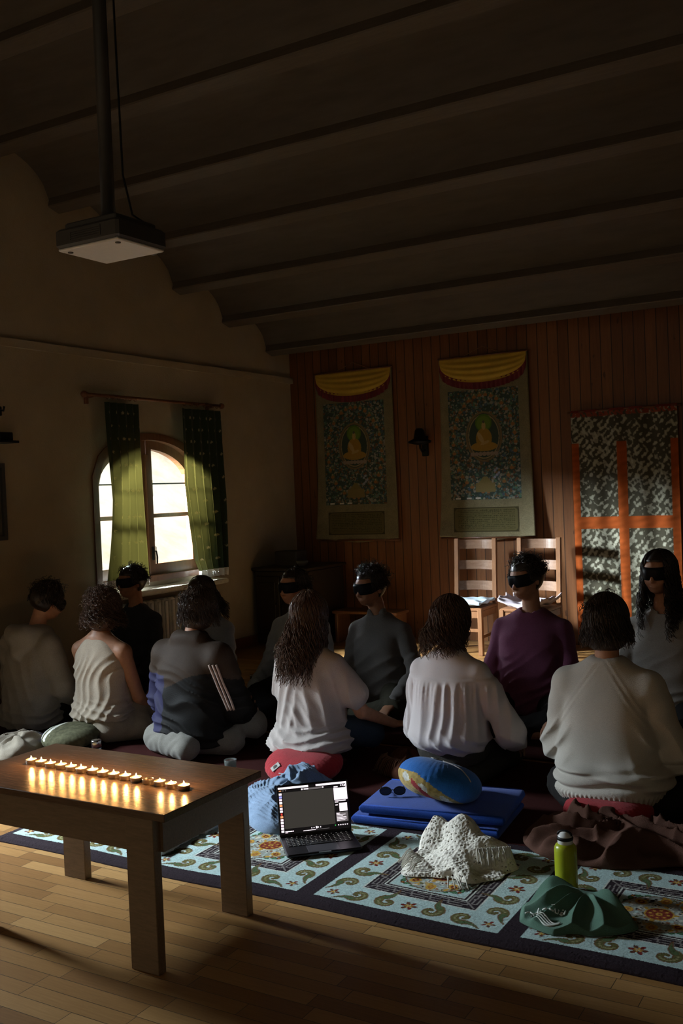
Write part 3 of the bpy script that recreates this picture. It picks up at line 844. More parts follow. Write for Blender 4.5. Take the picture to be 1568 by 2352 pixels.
# ------------------------------------------------------------------ patterned runner rug
LT, DK, LN = (.50, .66, .645), (.034, .024, .030), (.68, .70, .64)
OL, RD, GR, YE, WH, BR = (.14, .135, .05), (.19, .03, .025), (.045, .16, .075), (.60, .36, .06), (.70, .70, .62), (.20, .085, .04)
def spiral(cx, cy, r, a0, turns, flip=1, n=46):
    out = []
    for i in range(n):
        t = i / (n - 1); a = a0 + flip * turns * 2 * PI * t
        q = r * (1 - .80 * t); out.append((cx + q * math.cos(a), cy + q * math.sin(a)))
    return out
def scroll(c, cx, cy, ang, flip, s=1.0):
    s *= 1.18
    """comma-shaped leaf scroll"""
    pts = spiral(cx, cy, .033 * s, ang, .95, flip)
    tx, ty = pts[0]; d = ang - flip * PI / 2
    tail = [(tx + math.cos(d) * .004 * s * i + math.cos(ang) * .00035 * s * i * i, ty + math.sin(d) * .004 * s * i + math.sin(ang) * .00035 * s * i * i) for i in range(12)]
    n = len(pts)
    c.stroke(pts, [.0155 * s * (1 - .5 * i / n) for i in range(n)], BR); c.stroke(tail, [.015 * s * (1 - .07 * i) for i in range(12)], BR)
    c.stroke(pts, [.0125 * s * (1 - .6 * i / n) for i in range(n)], OL); c.stroke(tail, [.011 * s * (1 - .08 * i) for i in range(12)], (.10, .15, .07))
    c.stroke(pts[6:30:3], .0042 * s, (.30, .28, .14))
def flower(c, cx, cy, s=1.0, petals=6):
    for k in range(petals):
        a = 2 * PI * k / petals; c.disk(cx + .022 * s * math.cos(a), cy + .022 * s * math.sin(a), .013 * s, RD if k % 2 else (.13, .05, .03), .008 * s, a)
        c.disk(cx + .012 * s * math.cos(a + .5), cy + .012 * s * math.sin(a + .5), .006 * s, YE, .003 * s, a)
    c.disk(cx, cy, .007 * s, YE)
def rug_cell():
    L = .72; c = Canvas(L, L, .003, LT); h = L / 2
    def fr(a, col): c.put((c.x < a) | (c.x > L - a) | (c.y < a) | (c.y > L - a), col)
    c.rect(.130, .130, L - .130, L - .130, LN); c.rect(.137, .137, L - .137, L - .137, DK)
    # key fret: light lines on the dark band, drawn per side
    b0, b1, ln = .146, .184, (.27, .245, .235)
    def fret(put):
        a, e, p = b0 + .03, L - b0 - .03, .066
        n = int((e - a) / p); p = (e - a) / n
        for k in range(n):
            s = a + k * p; q = .0062
            put(s, b0, s + p * .80, b0 + q); put(s, b0, s + q, b0 + .024); put(s, b0 + .017, s + p * .5, b0 + .024)
            put(s + p * .18, b1 - q, s + p, b1); put(s + p - q, b1 - .024, s + p, b1); put(s + p * .62, b1 - .024, s + p, b1 - .017)
            put(s + p * .5, b0 + .017, s + p * .5 + q, b0 + .017 + .008)
    fret(lambda x0, y0, x1, y1: c.rect(x0, y0, x1, y1, ln)); fret(lambda x0, y0, x1, y1: c.rect(x0, L - y1, x1, L - y0, ln))
    fret(lambda x0, y0, x1, y1: c.rect(y0, x0, y1, x1, ln)); fret(lambda x0, y0, x1, y1: c.rect(L - y1, x0, L - y0, x1, ln))
    for k in (0, 1):
        for j in (0, 1):
            x, y = (b0 if k == 0 else L - b0), (b0 if j == 0 else L - b0); sx, sy = (1 if k == 0 else -1), (1 if j == 0 else -1)
            for t in np.linspace(0, .045, 24): c.disk(x + sx * t, y + sy * t, .0042, ln)
    c.rect(.192, .192, L - .192, L - .192, LN); c.rect(.197, .197, L - .197, L - .197, DK); c.rect(.206, .206, L - .206, L - .206, LN); c.rect(.210, .210, L - .210, L - .210, LT)
    # scrolls and flowers in the outer band
    m = .066
    for q in range(4):
        def P(u, v):
            du, dv = u - h, v - h; a = q * PI / 2
            return h + du * math.cos(a) - dv * math.sin(a), h + du * math.sin(a) + dv * math.cos(a)
        R_ = q * PI / 2
        flower(c, *P(h, m), .95)
        scroll(c, *P(h - .088, m - .004), PI / 2 + R_ + .5, 1); scroll(c, *P(h + .088, m - .004), PI / 2 + R_ - .5, -1)
        flower(c, *P(.052, .052), .75, 5)
        scroll(c, *P(.150, m), -PI / 2 + R_ - .4, 1, .95); scroll(c, *P(L - .150, m), -PI / 2 + R_ + .4, -1, .95)
        # corner sprays of the field
        for (ux, uy, aa) in ((.262, .240, .1), (.300, .232, .25), (.240, .262, PI / 2 - .1), (.232, .300, PI / 2 - .25), (.275, .262, .8), (.33, .226, 0), (.226, .33, PI / 2)):
            x, y = P(ux, uy); c.disk(x, y, .021, GR, .010, aa + R_); c.disk(x, y, .011, (.12, .25, .13), .004, aa + R_)
        for (ux, uy, col) in ((.245, .243, RD), (.286, .246, YE), (.246, .286, YE), (.262, .255, RD), (.31, .240, RD), (.24, .31, RD)):
            x, y = P(ux, uy); c.disk(x, y, .009, col); c.disk(x, y, .0035, YE if col is RD else RD)
    # medallion
    c.disk(h, h, .146, BR); c.disk(h, h, .141, (.38, .40, .36))
    r = np.random.default_rng(3)
    for k in range(170):
        a, q = r.uniform(0, 6.28), .138 * math.sqrt(r.uniform(.12, 1)); col = [WH, DK, YE, LT, OL, WH, (.30, .12, .05)][r.integers(7)]
        c.disk(h + q * math.cos(a), h + q * math.sin(a), r.uniform(.005, .012), col, r.uniform(.003, .008), r.uniform(0, 3))
    for k in range(8):
        a = k * PI / 4; x, y = h + .112 * math.cos(a), h + .112 * math.sin(a)
        c.disk(x, y, .025, YE, .02, a); c.disk(x, y, .015, RD if k % 2 else (.40, .16, .05), .012, a); c.disk(x, y, .005, YE)
        x, y = h + .07 * math.cos(a + .39), h + .07 * math.sin(a + .39)
        c.disk(x, y, .016, WH, .007, a + .39); c.disk(x, y, .008, DK, .003, a + .39)
    c.disk(h, h, .050, YE); c.disk(h, h, .045, RD)
    for k in range(8): c.disk(h + .028 * math.cos(k * PI / 4), h + .028 * math.sin(k * PI / 4), .013, (.28, .06, .03), .009, k * PI / 4); c.disk(h + .030 * math.cos(k * PI / 4), h + .030 * math.sin(k * PI / 4), .005, YE)
    c.disk(h, h, .012, YE); c.disk(h, h, .006, RD)
    return c.A
def rug():
    res = .003; cell = rug_cell(); cn = cell.shape[0]
    x0, y0, ncell = -1.965 - .8 * 2 - .045, 2.955, 4
    W, H = .8 * ncell + .02, .86
    nx, ny = int(W / res) + 1, int(H / res) + 1
    A = np.zeros((ny, nx, 3)); A[:] = DK
    for k in range(ncell):
        i = int(round((.045 + .8 * k) / res)); j = int(round(.07 / res)); A[j:j + cn, i:i + cn] = cell
    A *= np.random.default_rng(1).uniform(.82, 1.14, (ny, nx, 1))
    X = np.linspace(0, W, nx)[None, :]; Y = np.linspace(0, H, ny)[:, None]
    e = np.minimum(np.minimum(X, W - X), np.minimum(Y, H - Y)); w1 = wav(41, 5, 1.5)
    Z = .006 + .012 * sstep(-.002, .020, e) + .0012 * np.random.default_rng(2).normal(size=(ny, nx)) * .6 + .003 * w1(X, Y, 0 * X)
    yw = .006 * np.sin(X * 5) * (1 - Y / H)
    V = np.stack([X + 0 * Y + x0, Y + yw + y0, Z], -1).reshape(-1, 3)
    I = np.arange(nx * ny).reshape(ny, nx); Q = np.stack([I[:-1, :-1], I[:-1, 1:], I[1:, 1:], I[1:, :-1]], -1).reshape(-1, 4)
    rim = np.concatenate([I[0, :], I[1:, -1], I[-1, -2::-1], I[-2:0:-1, 0]]); n0 = len(V); m = len(rim)
    Vb = V[rim].copy(); Vb[:, 2] = .0005; rb = n0 + np.arange(m)
    Q2 = np.stack([rb, np.roll(rb, -1), np.roll(rim, -1), rim], -1)
    me = mesh_np(np.concatenate([V, Vb]), np.concatenate([Q, Q2]))
    paint(me, np.concatenate([A.reshape(-1, 3), np.tile(np.array(DK), (m, 1))]))
    tag(obj('rug', me, attr_mat('wool_rug', .96, .0015, 500)), 'long pale blue runner rug with square key-pattern panels and medallions', 'rug')
rug()

# ------------------------------------------------------------------ coffee table and tea lights
M['oak'] = wood('table_oak', (.15, .102, .062), (.26, .18, .115), (2.5, 22, 22), .34, .0004)
_t = NT('table_top'); _v = _t.mapping((2.2, 26, 26)); _n1 = _t.noise(_v, 5, 8, .65)
_t.color(_t.ramp(_n1, [(.3, (.095, .055, .032)), (.7, (.165, .10, .06))])); _t.setp(rough=.26, spec=.5); _t.bump(_n1, .0002); M['oak_top'] = _t.m
tb = thing('coffee_table', 'low brown wooden table with a row of tea lights on top', 'table', (-2.553, 2.576, 0), 0)
TZ = .52
obj('tabletop', MB().box((0, 0, TZ - .0125), (1.02, .522, .025), bev=.002), M['oak_top'], tb)
for sy in (-1, 1): obj('apron', MB().box((-.02, sy * .236, TZ - .025 - .056), (.83, .022, .112)), M['oak'], tb)
for sx in (-1, 1): obj('apron', MB().box((sx * .455, 0, TZ - .025 - .056), (.022, .44, .112)), M['oak'], tb)
for sx in (-1, 1):
    for sy in (-1, 1): obj('leg', MB().box((sx * .392 + (.005 if sx > 0 else -.0), sy * .236, (TZ - .025) / 2), (.115, .036, TZ - .025), bev=.002), M['oak'], tb)

M['foil'] = plain('foil_cup', (.55, .50, .44), .3, .9, vary=.1)
_t = NT('wax'); _t.color((.85, .74, .55)); _t.setp(rough=.35); _t.b.inputs['Emission Color'].default_value = (1, .44, .13, 1); _t.setp(emis=9); M['wax_lit'] = _t.m
M['wax_off'] = plain('wax_unlit', (.20, .13, .09), .4)
M['flame'] = emit('flame', (1.0, .38, .085), 620)
M['wick'] = plain('wick', (.02, .015, .012), .9)
for k in range(15):
    x = -2.918 + .0544 * k; y = 2.578 - .0021 * k + .002 * math.sin(k * 2.3)
    lit = k != 11
    lab = ('unlit tea light in its foil cup, the dark one in the row of lit ones' if not lit else
           'lit tea light, %s' % ('first of the row at its left end' if k == 0 else 'last of the row at its right end' if k == 14 else 'just left of the dark unlit one' if k == 10 else 'just right of the dark unlit one' if k == 12 else 'second from the right end of the row' if k == 13 else '%s from the left end of the row' % ['', 'second', 'third', 'fourth', 'fifth', 'sixth', 'seventh', 'eighth', 'ninth', 'tenth'][k]))
    t = thing('tea_light', lab, 'candle', (x, y, TZ), k * .7, 'tea lights in a row on the table')
    obj('foil_cup', MB().lathe([(.018, 0), (.0195, .002), (.0200, .016), (.0203, .0165), (.0190, .0165), (.0186, .012), (.0186, .006)], n=24), M['foil'], t)
    obj('wax', MB().lathe([(.0184, .003), (.0184, .0115), (.004, .0110)], n=24), M['wax_lit'] if lit else M['wax_off'], t)
    obj('wick', MB().tube([(0, 0, .010), (.0005, 0, .015), (.001, 0, .018)], .0006, 6), M['wick'], t)
    if lit:
        s = 1.0 if k not in (12, 13) else .72
        fl = obj('flame', MB().lathe([(.0008, 0), (.0026 * s, .0025), (.0030 * s, .005), (.0022 * s, .0085 * s), (.0008, .0125 * s), (.0002, .015 * s)], n=12), M['flame'], t, (.0005, 0, .014))
        lt = bpy.data.lights.new('candle_glow', 'POINT'); lt.energy = .30; lt.color = (1, .50, .16); lt.shadow_soft_size = .006
        lo = bpy.data.objects.new('candle_glow', lt); COL.objects.link(lo); lo.parent = t; lo.location = (0, 0, .044)

# ------------------------------------------------------------------ laptop
lap = thing('laptop', 'open dark laptop standing on the rug, screen lit', 'laptop', (-2.128, 3.375, .0215), math.atan2(.209, .232))
M['lap_metal'] = plain('laptop_metal', (.035, .034, .04), .35, .7)
M['key'] = plain('key_black', (.012, .012, .013), .5)
M['glyph'] = emit('key_glyph', (1, .98, .9), .32)
LW, LD = .313, .221
obj('base', MB().box((0, LD / 2, .0075), (LW, LD, .013), bev=.004), M['lap_metal'], lap)
kb = obj('keyboard', MB().box((0, .148, .0143), (.272, .112, .0012)), M['key'], lap)
for r_ in range(6):
    nk = 14 if r_ else 13
    y = .148 + .046 - r_ * .0185
    for c_ in range(nk):
        if r_ == 5 and 4 <= c_ <= 8:
            if c_ == 6: obj('key', MB().box((0, y, .0155), (.09, .0155, .0016), bev=.0007), M['key'], kb)
            continue
        x = -.128 + c_ * (.256 / (nk - 1))
        kk = MB().box((x, y, .0155), (.0158, .0155 if r_ else .010, .0016), bev=.0007)
        kk.box((x - .001, y + .001, .01645), (.0028 + .0012 * ((c_ * 7 + r_ * 3) % 3), .0036, .0002), mi=1)
        obj('key', kk, [M['key'], M['glyph']], kb)
obj('trackpad', MB().box((0, .048, .0142), (.13, .078, .0008), bev=.0003), plain('trackpad', (.045, .043, .05), .3), lap)
obj('front_notch', MB().box((0, .0006, .0135), (.05, .003, .003)), plain('notch_grey', (.3, .3, .32), .4, .6), lap)
lid = obj('lid', MB().box((0, 0, .107), (LW, .006, .214), bev=.003), M['lap_metal'], lap, (0, LD - .006, .014), (-.26, 0, 0))
scr = bpy.data.objects.new('screen', None)
def em(n, c, s): return emit(n, c, s, (.01, .01, .01), .25)
SC = {'off': em('scr_dark', (.9, .8, .9), .006), 'grey': em('scr_grey', (.95, .86, .74), .045), 'white': em('scr_white', (1, .84, .94), 1.6), 'mid': em('scr_mid', (.9, .8, .8), .16), 'blue': em('scr_blue', (.45, .45, 1), 1.0), 'orange': em('scr_orange', (1, .42, .18), 1.0), 'red': em('scr_red', (1, .08, .06), .8), 'green': em('scr_green', (.1, 1, .2), .6), 'pink': em('scr_pink', (1, .75, .85), 1.2)}
keys = list(SC); sm = MB()
SWd, SHt = .300, .194
def srect(x0, y0, x1, y1, k, lvl=0):   # fractions, y down from the top of the display
    sm.box(((x0 + x1) / 2 * SWd - SWd / 2, -.0033 - .0002 * lvl, .108 + SHt / 2 - (y0 + y1) / 2 * SHt), ((x1 - x0) * SWd, .0003, (y1 - y0) * SHt), mi=keys.index(k))
srect(0, 0, 1, 1, 'off')
srect(0.0, 0.0, .44, .042, 'white', 1); srect(.55, 0.0, 1, .042, 'white', 1); srect(.985, .04, 1, .38, 'white', 1)
srect(.36, .06, .66, .10, 'mid', 1); srect(.335, .065, .355, .098, 'white', 2); srect(.375, .07, .44, .09, 'white', 2); srect(.645, .065, .66, .09, 'white', 2)
for i, k in enumerate(('orange', 'mid', 'mid')): srect(.012 + .045 * i, .066, .045 + .035 * i, .085, k, 2)
for i in range(3): srect(.91 + .026 * i, .062, .925 + .028 * i, .088, 'white', 2)
srect(.062, .115, .795, .885, 'grey', 1)
for i, k in enumerate(('white', 'blue', 'pink', 'white', 'orange', 'pink', 'white', 'red', 'orange', 'pink', 'white', 'pink', 'white', 'white')):
    y = .125 + .0605 * i; w_ = .008 if k in ('red',) else 0
    srect(.008 + w_, y, .048 - w_, y + .045, k, 1)
srect(.805, .125, .985, .38, 'white', 1); srect(.81, .09, .87, .11, 'white', 1); srect(.955, .09, .98, .10, 'white', 1)
srect(.81, .395, .97, .412, 'white', 1); srect(.81, .425, .86, .437, 'white', 1)
srect(.87, .455, .985, .63, 'white', 1); srect(.815, .455, .87, .66, 'off', 1); srect(.815, .48, .85, .50, 'white', 2); srect(.83, .56, .87, .63, 'off', 3)
srect(.815, .65, .985, .85, 'mid', 1)
for i, (a, b_) in enumerate(((.82, .87), (.82, .95), (.82, .91), (.82, .96), (.82, .965), (.82, .94))): srect(a, .665 + .03 * i, b_, .677 + .03 * i, 'white', 2)
srect(.062, .935, .165, .955, 'white', 1); srect(.062, .965, .10, .978, 'pink', 1); srect(.17, .935, .185, .955, 'white', 1)
for i in range(5): srect(.44 + .032 * i, .905 if i != 2 else .895, .452 + .032 * i + (.012 if i == 2 else 0), .93 if i != 2 else .94, 'white', 1)
srect(.32, .957, .50, .968, 'white', 1); srect(.50, .957, .70, .966, 'mid', 1)
srect(.785, .905, .797, .93, 'green', 1)
for i in range(5): srect(.83 + .032 * i, .908, .845 + .032 * i, .928, 'white', 1)
scr = obj('screen', sm, [SC[k] for k in keys], lid)
obj('hinge', MB().tube([(-.12, LD - .004, .013), (.12, LD - .004, .013)], .005, 8), M['lap_metal'], lap)

# ------------------------------------------------------------------ folded blue mats and meditation cushions
def pad(name, label, loc, rz, size, mat, ribs=True, group=None, tilt=(0, 0)):
    sx, sy, sz = size; v = Vol((-sx / 2 - .05, -sy / 2 - .05, -.02), (sx / 2 + .05, sy / 2 + .05, sz + .05), .007)
    w1 = wav(int(sx * 1000) + int(loc[1] * 100), 6, 3)
    def fn(X, Y, Z):
        e = np.maximum(np.abs(X) / (sx / 2), np.abs(Y) / (sy / 2))
        top = sz * (1 - .10 * e ** 6) + .006 * w1(X, Y, 0 * X)
        dx, dy = np.abs(X) - sx / 2, np.abs(Y) - sy / 2
        pk = .0012 * np.sin((X + .9 * Y) * 330) * (Z < sz * .9) if ribs else 0
        bul = .010 * np.sin(np.clip(Z / sz, 0, 1) * PI)
        d = np.maximum(np.maximum(dx - bul - pk, dy - bul - pk), np.maximum(Z - top, -Z))
        return d
    v.add(fn, (-sx / 2 - .03, -sy / 2 - .03, -.01), (sx / 2 + .03, sy / 2 + .03, sz + .03), 0)
    o = obj(name, v.mesh(2), mat, None, loc, (tilt[0], tilt[1], rz)); tag(o, label, 'mat', group)
    for s in (-1, 1): obj('piping', MB().tube([(-sx / 2 * .985, s * sy / 2 * 1.0, sz * .90), (sx / 2 * .985, s * sy / 2 * 1.0, sz * .90)], .004, 6), mat, o)
    return o
M['blue'] = fabric('blue_cotton', (.012, .055, .30), 220, .3, .0008)
M['blue2'] = fabric('blue_cotton_light', (.02, .13, .42), 220, .25, .0008)
M['red'] = fabric('red_cotton', (.33, .022, .03), 220, .3, .0008)
M['maroon'] = fabric('maroon_mat', (.040, .010, .009), 220, .3, .0008)
pad('folded_mat', 'deep blue folded mat lying on the floor, lower of the two', (-1.905, 3.99, .021), .10, (.66, .40, .040), M['blue'], group='blue mats behind the laptop')
pad('folded_mat', 'deep blue folded mat on top of the other, sunglasses on it', (-1.885, 4.0, .069), .135, (.64, .39, .042), M['blue'], group='blue mats behind the laptop')

def zafu(label, loc, rot, r, h, mats, mat_fn=None, side_line=True):
    v = Vol((-r - .04, -r - .04, -h - .02), (r + .04, r + .04, h + .02), .007)
    w1 = wav(int(abs(loc[0]) * 977), 6, 2.5)
    def fn(X, Y, Z):
        q = np.sqrt(X * X + Y * Y) / r
        hh = h * np.clip(1 - np.clip(q, 0, 1) ** 3.2, 0, 1) ** .55
        ang = np.arctan2(Y, X)
        d = np.maximum(np.abs(Z) - hh - .004 * w1(X, Y, Z), np.sqrt(X * X + Y * Y) - r) * .6
        return d - .0015 * np.sin(ang * 44) * sstep(.2, .7, q)
    v.add(fn, (-r - .01, -r - .01, -h - .01), (r + .01, r + .01, h + .01), 0)
    me = v.mesh(3)
    o = obj('cushion', me, mats[0], None, loc, rot)
    for m in mats[1:]: me.materials.append(m)
    if mat_fn:
        n = len(me.polygons); ce = np.zeros(n * 3); me.polygons.foreach_get('center', ce)
        me.polygons.foreach_set('material_index', mat_fn(ce.reshape(-1, 3)).astype(np.int32))
    tag(o, label, 'cushion', 'round meditation cushions')
    return o
M['tag_cloth'] = fabric('label_cloth', (.45, .45, .42), 400, .3)
M['zip'] = plain('zip_grey', (.42, .40, .40), .5)
M['ochre'] = fabric('ochre_print', (.42, .30, .10), 60, .5); M['print_white'] = fabric('print_white', (.60, .60, .55), 40, .5)
def surf_line(o, pts, r, mat, name, lift=.4, sm=2):
    """tube lying on the surface of a cushion, pts in its own frame"""
    me = o.data; co = np.zeros(len(me.vertices) * 3); me.vertices.foreach_get('co', co); co = co.reshape(-1, 3)
    out = []
    for p in pts:
        k = np.argmin(((co - np.array(p)) ** 2).sum(1)); n = me.vertices[int(k)].normal; out.append(Vector(co[k]) + n * r * lift)
    for _ in range(sm): out = [out[0]] + [(out[i - 1] + out[i] * 2 + out[i + 1]) / 4 for i in range(1, len(out) - 1)] + [out[-1]]
    return obj(name, MB().tube(out, r, 6), mat, o)
def surf_tag(o, p, size, mat, ang=0.0):
    me = o.data; co = np.zeros(len(me.vertices) * 3); me.vertices.foreach_get('co', co); co = co.reshape(-1, 3)
    k = int(np.argmin(((co - np.array(p)) ** 2).sum(1))); n = Vector(me.vertices[k].normal)
    q = n.to_track_quat('Z', 'Y').to_euler()
    M4 = Matrix.Translation(Vector(co[k]) + n * .0025) @ q.to_matrix().to_4x4() @ Matrix.Rotation(ang, 4, 'Z')
    g = obj('label_tag', MB().box((0, 0, 0), (size[0], size[1], .003), bev=.001), mat, o); g.matrix_local = M4; g['label'] = 'pale sewn-on label'
    mk = MB().box((0, 0, .002), (size[0] * .5, size[1] * .14, .001)).box((0, size[1] * .22, .002), (size[0] * .34, size[1] * .12, .001)).box((0, -size[1] * .22, .002), (size[0] * .4, size[1] * .10, .001))
    g2 = obj('tag_print', mk, M['wick'], g)
    return g

# ------------------------------------------------------------------ people
def skin_mat(name, c):
    t = NT(name); n1 = t.noise(t.mapping(), 40, 4); t.color(t.ramp(n1, [(.3, sat(c, .88)), (.7, sat(c, 1.1))])); t.setp(rough=.5, spec=.35, sub=.08)
    t.b.inputs['Subsurface Radius'].default_value = (.01, .004, .002); return t.m
def hair_mat(name, c):
    t = NT(name); n1 = t.noise(t.mapping((3, 3, .6)), 60, 3); t.color(t.ramp(n1, [(.3, sat(c, .6)), (.7, sat(c, 1.4))])); t.setp(rough=.38, spec=.5); return t.m
M['skin'] = skin_mat('skin_light', (.42, .22, .14)); M['skin2'] = skin_mat('skin_tan', (.34, .17, .10))
M['hair_dark'] = hair_mat('hair_dark', (.022, .015, .011)); M['hair_brown'] = hair_mat('hair_brown', (.075, .038, .021)); M['hair_mid'] = hair_mat('hair_mid', (.038, .023, .015))
M['mask'] = fabric('black_satin', (.012, .013, .017), 300, .2, .0004, .42, 0)
M['dark_cloth'] = fabric('dark_trousers', (.018, .017, .017)); M['jeans'] = fabric('jeans', (.035, .055, .085)); M['beige'] = fabric('beige_trousers', (.30, .26, .20))
M['grey_trouser'] = fabric('grey_trousers', (.19, .185, .165)); M['olive_trouser'] = fabric('olive_trousers', (.05, .048, .036))

def rot_head(yaw, pitch, roll=0):
    return np.array((Matrix.Rotation(math.radians(yaw), 3, 'Z') @ Matrix.Rotation(math.radians(pitch), 3, 'X') @ Matrix.Rotation(math.radians(roll), 3, 'Y')))

def add_head(v, c, R, k=1.0):
    """head in its own frame: x right, y towards the face, z up"""
    parts = [((0, -.012, .012), (.074, .094, .090)), ((0, .028, -.045), (.060, .066, .070)), ((0, .045, -.088), (.036, .044, .030)), ((0, .052, .020), (.060, .044, .050)),
             ((.030, .070, -.045), (.026, .022, .024)), ((-.030, .070, -.045), (.026, .022, .024))]
    for p, r in parts: v.ell(c + R @ np.array(p) * k, [q * k for q in r], .022, R)
    v.cap(c + R @ np.array((0, .092, .002)) * k, c + R @ np.array((0, .112, -.040)) * k, .008, .013, .010)
    for s in (-1, 1):
        v.ell(c + R @ np.array((s * .010, .100, -.044)) * k, (.009, .010, .008), .006, R)
        v.ell(c + R @ np.array((s * .077, -.010, -.018)) * k, (.011, .021, .032), .008, R)
    v.ell(c + R @ np.array((0, .094, -.071)) * k, (.024, .011, .0055), .004, R)
    v.ell(c + R @ np.array((0, .092, -.082)) * k, (.021, .011, .0065), .004, R)

def add_hand(v, w, d, up, side):
    """palm and five bent fingers; d is the pointing direction, up the back of the hand, side the thumb side"""
    d = np.array(d, float); d /= np.linalg.norm(d); up = np.array(up, float); up -= d * (up @ d); up /= np.linalg.norm(up)
    sd = np.cross(d, up) * side; w = np.array(w, float)
    Rm_ = np.stack([sd, d, up], 1)
    v.ell(w + d * .048, (.041, .055, .017), .012, Rm_)
    for i, (o, L) in enumerate(((.030, .068), (.010, .078), (-.010, .072), (-.029, .056))):
        a = w + d * .088 + sd * o; b = a + d * L * .5 - up * .008; e = b + d * L * .42 - up * .026
        v.cap(a, b, .0092, .0085, .004); v.cap(b, e, .0085, .0070, .003)
    a = w + d * .030 + sd * .034; b = a + d * .030 + sd * .026 - up * .006; e = b + d * .030 + sd * .006 - up * .012
    v.cap(a, b, .0125, .0105, .008); v.cap(b, e, .0105, .0085, .003)

def strand_mesh(paths, r0, r1, sides=3):
    """paths: (n, m, 3) array of polylines grown into tapering locks"""
    n, m, _ = paths.shape
    t = np.gradient(paths, axis=1); t /= np.linalg.norm(t, axis=2, keepdims=True) + 1e-9
    a = np.tile(np.array([.3, .5, .81]), (n, m, 1)); s = np.cross(t, a); s /= np.linalg.norm(s, axis=2, keepdims=True) + 1e-9; u = np.cross(s, t)
    rr = np.linspace(r0, r1, m)[None, :, None]
    ring = [paths + rr * (math.cos(2 * PI * k / sides) * s + math.sin(2 * PI * k / sides) * u) for k in range(sides)]
    V = np.stack(ring, 2).reshape(-1, 3)
    I = np.arange(n * m * sides).reshape(n, m, sides); J = np.roll(I, -1, 2)
    Q = np.stack([I[:, :-1], J[:, :-1], J[:, 1:], I[:, 1:]], -1).reshape(-1, 4)
    return V, Q

def join_np(parts):
    V, Q, b = [], [], 0
    for v, q in parts: V.append(v); Q.append(np.asarray(q) + b); b += len(v)
    return mesh_np(np.concatenate(V), np.concatenate(Q))
def me_arrays(me):
    v = np.zeros(len(me.vertices) * 3); me.vertices.foreach_get('co', v); q = np.zeros(len(me.loops), dtype=np.int64); me.loops.foreach_get('vertex_index', q)
    return v.reshape(-1, 3), q.reshape(-1, 4)

